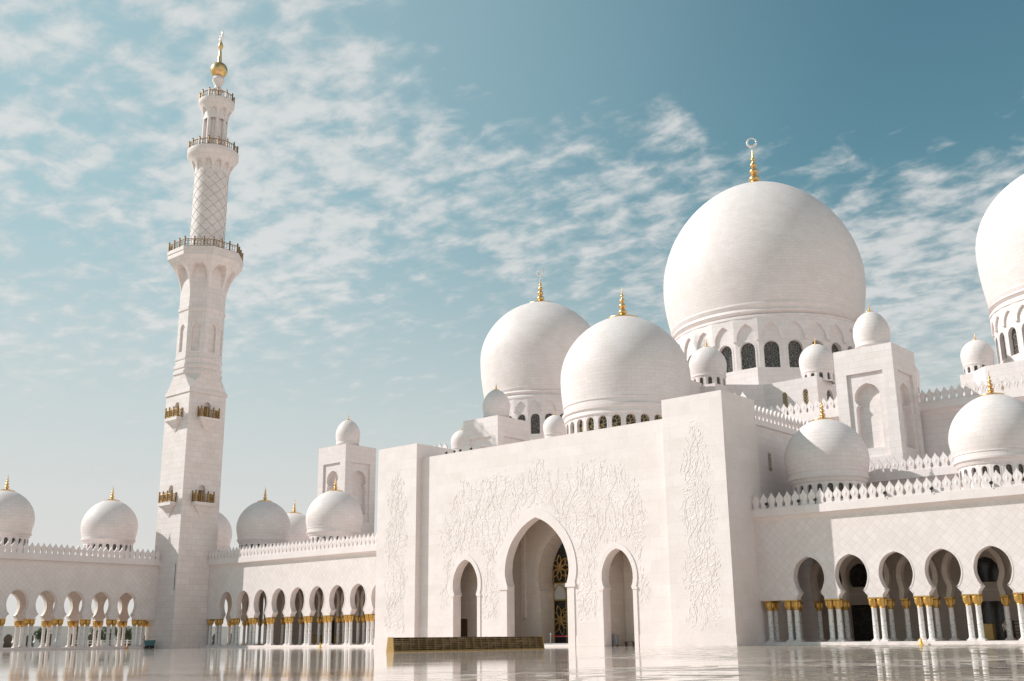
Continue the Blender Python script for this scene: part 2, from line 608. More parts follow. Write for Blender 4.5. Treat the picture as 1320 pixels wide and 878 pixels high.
def frame_strip(mb, T, cx, prof, wdt, proud, mi=0):
    """raised band round an arch opening"""
    pts = [(-h, z) for h, z in prof] + [(h, z) for h, z in reversed(prof)][1:]
    out = []
    for k in range(len(pts)):
        a = pts[max(k - 1, 0)]
        b = pts[min(k + 1, len(pts) - 1)]
        tx, tz = b[0] - a[0], b[1] - a[1]
        L = math.hypot(tx, tz) or 1
        nx, nz = -tz / L, tx / L
        out.append((pts[k][0] + nx * wdt, pts[k][1] + nz * wdt))
    for k in range(len(pts) - 1):
        i0, i1, o0, o1 = pts[k], pts[k + 1], out[k], out[k + 1]
        mb.face([T(cx + q[0], q[1], -proud) for q in (i0, i1, o1, o0)][::-1], mi=mi)
        mb.face([T(cx + o0[0], o0[1], -proud), T(cx + o1[0], o1[1], -proud), T(cx + o1[0], o1[1], 0.01), T(cx + o0[0], o0[1], 0.01)][::-1], mi=mi)
        mb.face([T(cx + i0[0], i0[1], -proud), T(cx + i1[0], i1[1], -proud), T(cx + i1[0], i1[1], 0.01), T(cx + i0[0], i0[1], 0.01)], mi=mi)
    e0 = [T(cx + pts[0][0], pts[0][1], d) for d in (-proud, 0.01)] + [T(cx + out[0][0], out[0][1], d) for d in (0.01, -proud)]
    mb.face(e0, mi=mi)
    e1 = [T(cx + pts[-1][0], pts[-1][1], d) for d in (-proud, 0.01)] + [T(cx + out[-1][0], out[-1][1], d) for d in (0.01, -proud)]
    mb.face(e1[::-1], mi=mi)


def resample(pts, n):
    """Catmull-Rom through pts"""
    out = []
    for k in range(len(pts) - 1):
        p0, p1, p2, p3 = pts[max(k - 1, 0)], pts[k], pts[k + 1], pts[min(k + 2, len(pts) - 1)]
        for i in range(n):
            t = i / n
            out.append(tuple(0.5 * (2 * p1[j] + (p2[j] - p0[j]) * t + (2 * p0[j] - 5 * p1[j] + 4 * p2[j] - p3[j]) * t * t + (3 * p1[j] - p0[j] - 3 * p2[j] + p3[j]) * t ** 3) for j in (0, 1)))
    out.append(pts[-1])
    return out


def round_arch(half, z0, zs, pointed=1.08, n=7):
    """jambs to zs then a nearly round head"""
    p = [(half, z0)]
    for i in range(n + 1):
        a = PI / 2 * i / n
        p.append((half * math.cos(a) ** 0.95, zs + half * pointed * math.sin(a)))
    p[-1] = (0, p[-1][1])
    return p


def keyhole(half, z0, zneck, zapex, neck=0.8):
    """horseshoe head standing on straight jambs"""
    h = zapex - zneck
    pts = [(half * neck, zneck), (half * 0.97, zneck + h * 0.17), (half, zneck + h * 0.36), (half * 0.93, zneck + h * 0.58), (half * 0.66, zneck + h * 0.81), (half * 0.32, zneck + h * 0.94), (0, zapex)]
    return [(half * 0.97, z0), (half * 0.97, zneck - 0.16 * h), (half * 0.90, zneck - 0.07 * h), (half * neck, zneck - 0.02 * h)] + resample(pts, 4)


ARC = [(1.42, 4.2), (1.42, 4.40)] + resample([(1.40, 4.42), (1.22, 4.66), (1.05, 4.86)], 3) + resample([(1.05, 4.88), (1.33, 5.25), (1.56, 5.95), (1.56, 6.55), (1.36, 7.25), (0.95, 7.78), (0.45, 8.08), (0, 8.22)], 4)

# =================================================================== ground
YA, YL, XLA = 98.38, 97.94, -153.65
mb = MB()
mb.box(-1500, 1500, -1500, 1500, -0.8, -0.30, skip='bflrk')
g = mb.build('ground', M['ground'])
tag(g, 'pale sandy ground beyond the mosque', 'ground', kind='structure')
mb = MB()
mb.box(-167.6, 70, -160, 200, -0.6, 0.0, skip='b')
g = mb.build('courtyard_floor', M['floor'])
tag(g, 'polished white marble courtyard floor mirroring the arcades', 'floor', kind='structure')

# =================================================================== shared column meshes
def column_proto():
    # shaft
    s = MB()
    s.lathe([(0.27, 0.52), (0.245, 0.62), (0.24, 1.8), (0.225, 3.18), (0.25, 3.22), (0.25, 3.28)], 14, uscale=0.24)
    sh = s.build('column', M['shaft'])
    c = MB()
    n = 32
    rows = []
    for k, (r, z, amp) in enumerate([(0.235, 3.24, 0), (0.28, 3.29, 0.02), (0.25, 3.35, 0.0), (0.31, 3.46, 0.03), (0.375, 3.60, 0.045), (0.40, 3.76, 0.05), (0.385, 3.86, 0.03), (0.415, 3.96, 0.045), (0.39, 4.05, 0.03), (0.33, 4.09, 0.0)]):
        rows.append([((r + amp * math.cos(8 * 2 * PI * i / n)) * math.cos(2 * PI * i / n), (r + amp * math.cos(8 * 2 * PI * i / n)) * math.sin(2 * PI * i / n), z) for i in range(n)])
    c.grid(rows, None, True, True)
    c.box(-0.385, 0.385, -0.385, 0.385, 4.085, 4.185)
    ca = c.build('capital', M['capgold'], sh)
    b = MB()
    b.box(-0.36, 0.36, -0.36, 0.36, 0.30, 0.44)
    b.lathe([(0.34, 0.43), (0.35, 0.48), (0.30, 0.53), (0.27, 0.56), (0.25, 0.60)], 16)
    b.build('base', M['trim'], sh)
    return sh


COLPROTO = column_proto()
_first = [True]


def column_at(parent, x, y):
    base = ORG[parent.name]
    loc = (x - base[0], y - base[1], -base[2])
    if _first[0]:
        _first[0] = False
        COLPROTO.parent = parent
        COLPROTO.location = loc
        return COLPROTO
    return copy_tree(COLPROTO, parent, loc)


MER = [(0.36, 0), (0.30, 0.22), (0.265, 0.36), (0.30, 0.48), (0.40, 0.72), (0.415, 0.90), (0.34, 1.08), (0.17, 1.28), (0.09, 1.40), (0, 1.60)]


def parapet(mb, T, u0, u1, z, pitch=0.86, th=0.22, scale=1.0, coping=True):
    n = max(1, round((u1 - u0) / pitch))
    p = (u1 - u0) / n
    out = [(h * scale * p / 0.86, zz * scale) for h, zz in MER]
    ol = [(-h, zz) for h, zz in reversed(out)][1:] + [(h, zz) for h, zz in out]
    ol = [(h, zz) for h, zz in out] + [(-h, zz) for h, zz in reversed(out)][1:]
    for k in range(n):
        c = u0 + p * (k + 0.5)
        mb.prism([(c + h, z + zz) for h, zz in ol], T, 0.0, th)
        # raised leaf on the face
        f = [(0.10, 0.62), (0, 0.45), (-0.10, 0.62), (-0.17, 0.86), (0, 1.12), (0.17, 0.86)]
        f = [(c + a * scale, z + b * scale) for a, b in f]
        cc = T(c, z + 0.78 * scale, -0.05)
        for i in range(6):
            a, b = f[i], f[(i + 1) % 6]
            mb.face([T(a[0], a[1], -0.005), cc, T(b[0], b[1], -0.005)])
    mb.prism([(u0, z), (u1, z), (u1, z + 0.12 * scale), (u0, z + 0.12 * scale)], T, 0.02, th - 0.02)


def cornice(mb, T, u0, u1, zs, zf, zt, o, back=1.0):
    """cove from the wall face at zs to a fascia zf..zt standing o in front"""
    pr = [(0.0, zs), (-o * 0.12, zs + (zf - zs) * 0.55), (-o * 0.45, zs + (zf - zs) * 0.9), (-o, zf), (-o, zt), (back, zt), (back, zs)]
    n = len(pr)
    for k in range(n - 1):
        a, b = pr[k], pr[k + 1]
        mb.face([T(u0, a[1], a[0]), T(u1, a[1], a[0]), T(u1, b[1], b[0]), T(u0, b[1], b[0])])
    mb.face([T(u0, z, d) for d, z in pr][::-1])
    mb.face([T(u1, z, d) for d, z in pr])


ZC = 13.07


def arcade_wall(mb, T, centers, u0, u1, pitch, thick, ztop=11.85, frame=True, mi=0):
    cs = sorted(centers)
    edges = [u0] + [(a + b) / 2 for a, b in zip(cs, cs[1:])] + [u1]
    for (a, b), c in zip(zip(edges, edges[1:]), cs):
        lo, hi = max(a, c - pitch / 2), min(b, c + pitch / 2)
        arch_panel(mb, T, lo, hi, 4.2, ztop, c, ARC, thick, mi=mi)
        # soffit of the springers
        for q0, q1 in ((lo, c - 1.42), (c + 1.42, hi)):
            mb.face([T(q0, 4.2, 0), T(q1, 4.2, 0), T(q1, 4.2, thick), T(q0, 4.2, thick)], mi=mi)
        # rear face
        left = [(lo, 4.2)] + [(c - h, z) for h, z in ARC] + [(c, ztop), (lo, ztop)]
        right = [(hi, 4.2)] + [(c + h, z) for h, z in ARC] + [(c, ztop), (hi, ztop)]
        mb.face([T(u, z, thick) for u, z in reversed(left)], mi=mi)
        mb.face([T(u, z, thick) for u, z in right], mi=mi)
        if frame:
            frame_strip(mb, T, c, ARC[2:], 0.13, 0.03, mi=mi)
        if lo > a + 0.01:
            mb.prism([(a, 4.2), (lo - 0.002, 4.2), (lo - 0.002, ztop), (a, ztop)], T, 0, thick, mi=mi)
        if hi < b - 0.01:
            mb.prism([(hi + 0.002, 4.2), (b, 4.2), (b, ztop), (hi + 0.002, ztop)], T, 0, thick, mi=mi)


# =================================================================== right arcade
def rib_row(mb, T, centers, thick, wdt=0.52):
    """free-standing horseshoe ribs, one round each opening"""
    base = [(1.42, 4.2)] + resample([(1.42, 4.3), (1.33, 4.75), (1.32, 5.2), (1.50, 5.95), (1.50, 6.55), (1.32, 7.25), (0.92, 7.78), (0.45, 8.08), (0, 8.2)], 4)
    for c in centers:
        c, sc = c if isinstance(c, tuple) else (c, 1.0)
        prof = [(h * sc, 4.2 + (z - 4.2) * (1 + (sc - 1) * 0.25)) for h, z in base]
        pts = [(-h, z) for h, z in prof] + [(h, z) for h, z in reversed(prof)][1:]
        out = []
        for k in range(len(pts)):
            a, b = pts[max(k - 1, 0)], pts[min(k + 1, len(pts) - 1)]
            L = math.hypot(b[0] - a[0], b[1] - a[1]) or 1
            out.append((pts[k][0] - (b[1] - a[1]) / L * wdt, pts[k][1] + (b[0] - a[0]) / L * wdt))
        out[0] = (pts[0][0] - wdt, pts[0][1])
        out[-1] = (pts[-1][0] + wdt, pts[-1][1])
        for k in range(len(pts) - 1):
            q = [pts[k], pts[k + 1], out[k + 1], out[k]]
            mb.face([T(c + u, z, 0) for u, z in q][::-1])
            mb.face([T(c + u, z, thick) for u, z in q])
            for p0, p1 in ((pts[k + 1], pts[k]), (out[k], out[k + 1])):
                mb.face([T(c + p0[0], p0[1], 0), T(c + p1[0], p1[1], 0), T(c + p1[0], p1[1], thick), T(c + p0[0], p0[1], thick)])


ar = thing('arcade', (-30, YA, 0), 'sunlit white arcade of keyhole arches on gold-capped columns, right of the portal', 'arcade')
XRC = [-48.45, -44.19, -39.93, -35.67, -31.41, -27.15, -22.89, -18.63, -14.37, -10.11]
mb = MB()
arcade_wall(mb, TY(YA), XRC, -53.80, -7.98, 4.26, 0.85)
mb.build('wall', M['diamond'], ar)
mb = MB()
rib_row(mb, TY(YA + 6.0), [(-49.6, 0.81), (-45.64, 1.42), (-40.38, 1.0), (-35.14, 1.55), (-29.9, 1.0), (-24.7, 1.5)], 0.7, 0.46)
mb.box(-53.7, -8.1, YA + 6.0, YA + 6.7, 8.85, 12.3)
mb.build('inner_arches', M['vault_shade'], ar)
mb = MB()
cornice(mb, TY(YA), -53.795, -7.98, 11.85, 12.30, ZC, 0.52, 1.2)
mb.build('cornice', M['trim'], ar)
mb = MB()
parapet(mb, TY(YA - 0.40), -53.75, -8.0, ZC + 0.003, scale=0.95)
mb.build('parapet', M['trim'], ar)
mb = MB()
mb.box(-53.78, -8.0, YA + 1.2, 110.0, 12.35, 13.0)
mb.build('roof', M['trim'], ar)
mb = MB()
mb.box(-53.79, -8.0, YA - 1.0, 111.0, 0.004, 0.30)
mb.build('step', M['trim'], ar)
# rear wall with doorways and round lunettes
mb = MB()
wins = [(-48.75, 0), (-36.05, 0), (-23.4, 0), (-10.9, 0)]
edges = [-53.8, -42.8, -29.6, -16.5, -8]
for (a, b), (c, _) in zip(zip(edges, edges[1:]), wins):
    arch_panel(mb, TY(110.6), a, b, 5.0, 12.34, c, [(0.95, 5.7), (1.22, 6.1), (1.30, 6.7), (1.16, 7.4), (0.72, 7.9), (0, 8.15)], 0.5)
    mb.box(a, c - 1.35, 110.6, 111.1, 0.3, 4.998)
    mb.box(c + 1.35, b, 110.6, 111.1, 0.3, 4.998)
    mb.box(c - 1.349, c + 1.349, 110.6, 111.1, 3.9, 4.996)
mb.build('rear_wall', M['vault_shade'], ar)
for c, _ in wins:
    q = MB()
    q.box(c - 1.8, c + 1.8, 111.0, 111.06, 5.1, 8.6)
    q.build('lunette', M['door'], ar)
    q = MB()
    q.box(c - 1.4, c + 1.4, 110.95, 111.02, 0.3, 3.95)
    for k in range(-1, 2):
        q.box(c + k * 0.9 - 0.04, c + k * 0.9 + 0.04, 110.9, 110.96, 0.3, 3.9)
    q.build('door', M['door'], ar)
PR = [x - 2.13 for x in XRC[1:]] + [XRC[-1] + 2.13]
for x in PR:
    for dx in (-0.40, 0.40):
        column_at(ar, x + dx, YA + 0.42)
for x in (-50.75, -48.5, -47.9, -43.35, -41.8, -38.95, -37.6, -32.65, -31.3, -28.4, -27.1, -22.3):
    column_at(ar, x, YA + 6.35)
for x, y in ((-53.05, YA + 0.42), (-53.05, YA + 1.55), (-50.98, YA + 0.42), (-50.20, YA + 0.42), (-52.95, YA + 6.35)):
    column_at(ar, x, y)

# =================================================================== left wing arcade (between minaret and portal)
al = thing('arcade', (-126, YL, 0), 'white arcade of keyhole arches between the minaret and the portal, part shaded by the minaret', 'arcade')
XLC = [-113.3 - 4.31 * k for k in range(-1, 8)]
mb = MB()
arcade_wall(mb, TY(YL), XLC, -148.35, -104.64, 4.31, 0.85)
mb.build('wall', M['diamond'], al)
mb = MB()
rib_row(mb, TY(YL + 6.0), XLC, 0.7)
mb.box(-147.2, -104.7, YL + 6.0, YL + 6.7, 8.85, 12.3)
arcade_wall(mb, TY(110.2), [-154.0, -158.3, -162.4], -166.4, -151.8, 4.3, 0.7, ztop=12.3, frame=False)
mb.build('inner_arches', M['vault_shade'], al)
mb = MB()
cornice(mb, TY(YL), -148.37, -104.65, 11.85, 12.30, ZC, 0.52, 1.2)
mb.build('cornice', M['trim'], al)
mb = MB()
parapet(mb, TY(YL - 0.40), -148.35, -104.7, ZC + 0.003)
mb.build('parapet', M['trim'], al)
mb = MB()
mb.box(-166.3, -104.66, YL + 1.2, 124.0, 12.35, 13.0)
mb.build('roof', M['trim'], al)
mb = MB()
mb.box(-148.3, -104.68, YL - 1.0, 112.0, 0.004, 0.30)
mb.box(-166.5, -148.32, 99.2, 112.0, 0.004, 0.30)
mb.build('step', M['trim'], al)
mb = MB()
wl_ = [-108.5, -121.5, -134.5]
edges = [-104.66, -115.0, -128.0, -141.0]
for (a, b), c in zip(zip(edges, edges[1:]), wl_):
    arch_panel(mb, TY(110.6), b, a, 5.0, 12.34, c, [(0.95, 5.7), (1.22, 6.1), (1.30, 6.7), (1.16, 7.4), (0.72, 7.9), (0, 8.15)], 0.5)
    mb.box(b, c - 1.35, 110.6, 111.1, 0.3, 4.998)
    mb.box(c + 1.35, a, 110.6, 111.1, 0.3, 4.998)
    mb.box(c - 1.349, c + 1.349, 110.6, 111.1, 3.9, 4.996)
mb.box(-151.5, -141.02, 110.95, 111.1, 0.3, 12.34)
mb.build('rear_wall', M['vault_shade'], al)
for c in wl_:
    q = MB()
    q.box(c - 1.8, c + 1.8, 111.0, 111.06, 5.1, 8.6)
    q.build('lunette', M['door'], al)
    q = MB()
    q.box(c - 1.4, c + 1.4, 110.95, 111.02, 0.3, 3.95)
    q.build('door', M['door'], al)
for x in [c - 2.155 for c in XLC]:
    for dx in (-0.40, 0.40):
        column_at(al, x + dx, YL + 0.42)
    for dx in (-0.62, 0.62):
        column_at(al, x + dx, YL + 6.35)
for x, y in ((-147.75, YL + 0.42), (-147.75, YL + 1.6), (-151.9, 110.5), (-156.15, 110.5), (-160.4, 110.5)):
    column_at(al, x, y)

# =================================================================== left arcade (runs towards the camera)
aw = thing('arcade', (XLA, 60, 0), 'shaded open arcade with daylight showing through its arches, left of the minaret', 'arcade')
YC = [87.53 - 4.15 * k for k in range(11)]
mb = MB()
arcade_wall(mb, TX(XLA), YC, 43.9, 92.35, 4.15, 0.85)
mb.build('wall', M['diamond'], aw)
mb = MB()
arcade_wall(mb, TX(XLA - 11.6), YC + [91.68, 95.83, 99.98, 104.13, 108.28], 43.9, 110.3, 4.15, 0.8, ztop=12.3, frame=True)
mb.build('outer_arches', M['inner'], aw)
mb = MB()
cornice(mb, TX(XLA), 43.9, 92.30, 11.85, 12.30, ZC, 0.52, 1.2)
mb.build('cornice', M['trim'], aw)
mb = MB()
parapet(mb, TX(XLA + 0.40), 43.95, 92.25, ZC + 0.003)
mb.build('parapet', M['trim'], aw)
mb = MB()
mb.box(XLA - 13.0, XLA - 1.2, 43.9, 99.1, 12.35, 13.0)
mb.build('roof', M['trim'], aw)
mb = MB()
mb.box(XLA - 13.0, XLA + 0.9, 43.9, 92.25, 0.004, 0.30)
mb.build('step', M['trim'], aw)
for y in [c + 2.075 for c in YC] + [YC[-1] - 2.075]:
    for dy in (-0.40, 0.40):
        column_at(aw, XLA - 0.42, y + dy)
        column_at(aw, XLA - 12.0, y + dy)
for y in (93.75, 97.9, 102.0, 106.2):
    for dy in (-0.40, 0.40):
        column_at(aw, XLA - 12.0, y + dy)
column_at(aw, XLA - 1.6, 91.4)

# =================================================================== domes
def bulb_profile(rb, zb, rm, zw, zt, n=26):
    p = []
    for i in range(9):
        t = i / 9
        p.append((rb + (rm - rb) * math.sin(t * PI / 2) ** 0.9 if t else rb, zb + (zw - zb) * t))
    for i in range(n + 1):
        t = (i / n)
        t = 1 - (1 - t) ** 1.5
        p.append((max(0.0, rm * (1 - t ** 1.95)) ** 0.56 * rm ** 0.44, zw + (zt - zw) * t))
    p[-1] = (0.001, zt)
    return p


def finial_mesh(h, disc):
    """gilded stack of balls on a flared disc, base at z=0"""
    f = MB()
    P0 = [(disc * 0.97, -0.12 * disc), (disc * 1.02, -0.02 * disc), (disc * 1.0, 0.07 * disc), (disc * 0.72, 0.14 * disc), (disc * 0.4, 0.24 * disc), (0.125 * h, max(0.085 * h, 0.3 * disc) - 0.03 * h), (0.075 * h, 0.12 * h)]
    balls = [(0.235, 0.122), (0.42, 0.10), (0.58, 0.076), (0.72, 0.054)]
    z = 0.12
    for c, r in balls:
        for i in range(7):
            a = -1.15 + 2.3 * i / 6
            P0.append((r * h * math.cos(a) if i not in (0, 6) else r * h * 0.42, (c + r * 0.82 * math.sin(a)) * h))
    P0 += [(0.02 * h, 0.80 * h), (0.014 * h, 0.9 * h), (0.002, 1.0 * h)]
    f.lathe(P0, 20)
    return f


def move(mb, dx, dy, dz):
    mb.v = [(x + dx, y + dy, z + dz) for x, y, z in mb.v]
    return mb


def crescent(mb, c, r, tube, ang):
    """upright ring thinner at its open top"""
    ca, sa = math.cos(ang), math.sin(ang)
    n = 28
    pts, rr = [], []
    for i in range(n + 1):
        a = -PI / 2 + 2 * PI * i / n
        pts.append((c[0] + ca * r * math.cos(a), c[1] + sa * r * math.cos(a), c[2] + r * math.sin(a)))
        rr.append(tube * (0.45 + 0.55 * (1 - math.sin(a)) / 2))
    mb.tube(pts, rr, 8)


def make_dome(label, cx, cy, z0, zwall, rd, nwin, wz0, wzs, whalf, zlip, rb, zb, rm, zw, zt, fin, disc, group=None, ring=0.0, frieze=None, wdepth=0.35, pane='pane_small', nseg=72, name='dome', a0=0.0, lip=0.35):
    t = thing(name, (cx, cy, z0), label, 'dome', group)
    # shell
    s = MB()
    prof = [(rd * 1.0, zlip - 0.9 * lip), (rd * 1.0 + 0.3 * lip, zlip - 0.75 * lip), (rb * 0.985, zlip), (rb * 1.015, zlip + 0.12 * lip), (rb * 1.02, zlip + 0.5 * lip), (rb * 0.992, zlip + 0.56 * lip), (rb * 0.994, zb - 0.28 * lip), (rb * 1.008, zb - 0.24 * lip), (rb * 1.008, zb - 0.02 * lip)]
    if frieze:
        prof = [(rd - 0.05, zlip - 0.5 * lip), (rd + 0.3 * lip, zlip - 0.3 * lip), (rd + 0.62 * lip, zlip + 0.05 * lip), (rb * 0.985, zlip + 0.5 * lip), (rb * 1.004, zb - 0.35 * lip), (rb * 1.004, zb - 0.05 * lip)]
    s.lathe(prof + bulb_profile(rb, zb, rm, zw, zt), nseg, (cx, cy))
    s.build('shell', M['dome'], t, sharp=28)
    # drum
    d = MB()
    win = []
    if nwin:
        hw = rd * math.tan(PI / nwin)
        pr = round_arch(whalf, wz0, wzs, 1.1)
        for k in range(nwin):
            an = a0 + 2 * PI * k / nwin
            T = TF(cx, cy, rd, an)
            arch_panel(d, T, -hw, hw, z0, zlip - 0.5 * lip, 0, pr, wdepth)
            frame_strip(d, T, 0, pr, whalf * 0.22, 0.04)
            win.append(an)
            if frieze:
                fz0, fz1, fo, fh = frieze
                T2 = TF(cx, cy, rd + fo, an)
                hw2 = (rd + fo) * math.tan(PI / nwin)
                fp = resample([(hw2 * 0.80, fz0), (hw2 * 0.80, fz0 + 0.18 * (fz1 - fz0)), (hw2 * 0.66, fz0 + 0.42 * (fz1 - fz0)), (hw2 * 0.34, fz0 + 0.64 * (fz1 - fz0)), (0, fz0 + 0.76 * (fz1 - fz0))], 4)
                arch_panel(d, T2, -hw2, hw2, fz0, fz1, 0, fp, fo + 0.02)
                for q0, q1 in ((-hw2, -hw2 * 0.8), (hw2 * 0.8, hw2)):
                    d.face([T2(q0, fz0, 0), T2(q1, fz0, 0), T2(q1, fz0, fo), T2(q0, fz0, fo)])
        if frieze:
            d.lathe([(rd + fo, fz1 - 0.02), (rd + fo + 0.12, fz1 + 0.05), (rd + fo + 0.12, fz1 + 0.35), (rd, zlip - 0.4 * lip)], nseg, (cx, cy))
    else:
        d.lathe([(rd, z0), (rd, zlip)], nseg, (cx, cy))
    d.build('drum', M['wall'] if rd > 5 else M['trim'], t)
    if nwin:
        p = MB()
        T = TF(0, 0, rd, 0)
        out = [(-h, z) for h, z in pr] + [(h, z) for h, z in reversed(pr)][1:]
        p.face([T(u, z - z0, wdepth - 0.05) for u, z in out], uv=[(u, z) for u, z in out])
        fs = MB()
        first = None
        for an in win:
            if first is None:
                p.v = [(x, y, z) for x, y, z in p.v]
                first = p.build('window', M[pane], None)
                first.parent = t
                first.location = (0, 0, 0)
                o = first
            else:
                o = first.copy()
                COL.objects.link(o)
            o.rotation_euler = (0, 0, an)
    f = move(finial_mesh(fin, disc), cx, cy, zt - 0.15 * disc)
    fo_ = f.build('finial', M['gold'], t)
    if ring:
        c = MB()
        crescent(c, (cx, cy, zt + fin + ring * 0.9), ring, ring * 0.36, R(32))
        c.build('crescent', M['silver'], fo_)
    return t


G_ARC = 'white domes standing on the arcade roofs'


def arcade_dome(label, x, y):
    return make_dome(label, x, y, 13.02, 0, 3.62, 22, 13.9, 15.15, 0.27, 16.05, 3.98, 16.85, 4.22, 18.3, 22.55, 2.5, 1.15, G_ARC, wdepth=0.3, nseg=56, lip=0.45, a0=0.05)


arcade_dome('ribbed white arcade dome beside the portal pier, crossed by a diagonal shadow', -48.45, 104.5)
arcade_dome('bright white arcade dome at the right edge, its gold finial against the pale wall', -31.5, 104.5)
arcade_dome('white arcade dome in front of the square niche tower, left of the portal', -126.6, 104.5)
arcade_dome('shaded arcade dome right of the minaret, first of the row', -144.0, 104.5)
arcade_dome('small sandy dome slice peeping out behind the right side of the minaret', -159.9, 104.5)
arcade_dome('half hidden dome between the two arcade domes right of the minaret', -154.2, 118.2)
arcade_dome('white dome on the left arcade, nearest the minaret', -159.7, 86.9)
arcade_dome('white dome on the left arcade, cut by the left edge of the picture', -159.7, 70.3)

# great domes
make_dome('largest white dome, ringed by tall windows, its gold finial topped by a pale ring', -79.2, 152.7, 37.9, 0, 14.35, 26, 38.1, 41.5, 1.10, 47.3, 15.0, 48.6, 15.93, 55.3, 73.1, 7.4, 2.8, None, ring=0.75, frieze=(42.85, 46.3, 0.35, 0), wdepth=0.75, pane='pane', nseg=120, lip=0.9, a0=R(-90 - 27.4 + 2))
GB = 'pair of large domes flanking the largest dome'
for x, lab in ((-123.6, 'large dome with a pale crescent finial, left of the low-drummed dome'), (-33.0, 'large dome cut by the right edge of the picture, above the small turret dome')):
    make_dome(lab, x, 149.9, 32.9, 0, 10.3, 26, 34.9, 37.6, 0.80, 42.4, 10.65, 43.4, 11.35, 50.4, 61.6, 5.6, 2.45, GB, ring=0.55, frieze=(38.95, 41.3, 0.28, 0), wdepth=0.55, pane='pane', nseg=96, lip=0.7, a0=R(-90 - 40 + 3))
make_dome('large dome on a low drum of small gold lattice windows, just behind the portal', -79.2, 113.1, 24.0, 0, 7.85, 28, 25.3, 26.55, 0.58, 28.1, 8.15, 29.5, 8.43, 33.2, 41.7, 4.6, 2.1, None, wdepth=0.45, pane='pane_gold', nseg=96, lip=0.8)

GT = 'small domes on turrets and towers'


def turret_dome(label, x, y, z0, zt, r, nwin=12):
    s = r / 2.3
    z0 = zt - 5.36 * s
    return make_dome(label, x, y, z0, 0, r * 0.88, nwin, zt - 5.15 * s, zt - 4.5 * s, 0.24 * s, zt - 4.02 * s, r * 0.93, zt - 3.6 * s, r, zt - 2.35 * s, zt, 1.15 * s, 0.55 * s, GT, wdepth=0.22, nseg=48, lip=0.2 * s, name='small_dome', a0=0.1)


turret_dome('small dome with tiny windows between the low-drummed dome and the portal pier', -74.2, 125.6, 31.6, 39.2, 2.55)
turret_dome('small dome with tiny windows in front of the largest drum, beside the niche tower', -61.95, 133.3, 32.2, 38.8, 2.35)
turret_dome('small dome half hidden behind the right side of the niche tower', -55.6, 146.5, 31.2, 37.9, 2.2)
turret_dome('small bright dome with tiny windows, far right under the cropped large dome', -43.6, 141.0, 31.9, 37.5, 2.02)
turret_dome('small bright dome just above the portal wall, left of the low drum', -112.6, 139.8, 31.0, 37.2, 2.03, 0)
turret_dome('small bright dome low at the left end of the portal wall', -134.0, 139.5, 31.0, 37.4, 2.03, 0)

# =================================================================== niche towers
def niche_tower(label, x0, x1, y0, y1, zt, dome_label):
    cx, cy = (x0 + x1) / 2, (y0 + y1) / 2
    t = thing('niche_tower', (cx, cy, 12.5), label, 'tower', 'square towers with keyhole niches')
    mb = MB()
    hw = (x1 - x0) / 2
    hd = (y1 - y0) / 2

    def face(T, c, h):
        # frame recess
        a, b, z0, z1 = c - h * 0.62, c + h * 0.62, 20.2, zt - 3.0
        mb.face([T(c - h, 12.5, 0), T(c + h, 12.5, 0), T(b, z0, 0), T(a, z0, 0)])
        mb.face([T(c + h, 12.5, 0), T(c + h, zt, 0), T(b, z1, 0), T(b, z0, 0)])
        mb.face([T(c + h, zt, 0), T(c - h, zt, 0), T(a, z1, 0), T(b, z1, 0)])
        mb.face([T(c - h, zt, 0), T(c - h, 12.5, 0), T(a, z0, 0), T(a, z1, 0)])
        q = 0.28
        for p1, p2 in (((a, z0), (b, z0)), ((b, z0), (b, z1)), ((b, z1), (a, z1)), ((a, z1), (a, z0))):
            mb.face([T(p1[0], p1[1], 0), T(p2[0], p2[1], 0), T(p2[0], p2[1], q), T(p1[0], p1[1], q)])
        arch_panel(mb, T, a, b, z0, z1, c, keyhole(1.5, 21.3, 26.4, zt - 4.2, 0.76), 1.1, back=True, d0=q)

    face(TY(y0), cx, hw)
    face(TX(x1), cy, hd)
    mb.face([(x0, y1, 12.5), (x0, y0, 12.5), (x0, y0, zt), (x0, y1, zt)])
    mb.face([(x1, y1, 12.5), (x0, y1, 12.5), (x0, y1, zt), (x1, y1, zt)])
    mb.face([(x0, y0, zt), (x1, y0, zt), (x1, y1, zt), (x0, y1, zt)])
    mb.build('body', M['wall'], t)
    d = MB()
    r = 2.12
    zb = zt + 1.05
    d.lathe([(r * 0.88, zt), (r * 0.88, zt + 0.6), (r * 0.95, zt + 0.62), (r * 0.95, zt + 0.72), (r * 0.92, zb)] + bulb_profile(r * 0.925, zb, r, zt + 2.3, 38.1), 48, (cx, cy))
    so_ = d.build('dome', M['dome'], t, sharp=28)
    f = move(finial_mesh(1.15, 0.5), cx, cy, 38.06)
    f.build('finial', M['gold'], so_)
    return t


niche_tower('square white tower with keyhole niche and small dome, below right of the largest dome', -52.72, -45.72, 118.0, 124.7, 33.05, '')
niche_tower('square white tower with keyhole niches behind the left arcade wing', -147.8, -140.6, 118.0, 124.8, 33.05, '')
niche_tower('square white tower mostly sunk behind the portal wall, with a shaded small dome', -113.1, -106.0, 118.0, 125.3, 33.1, '')

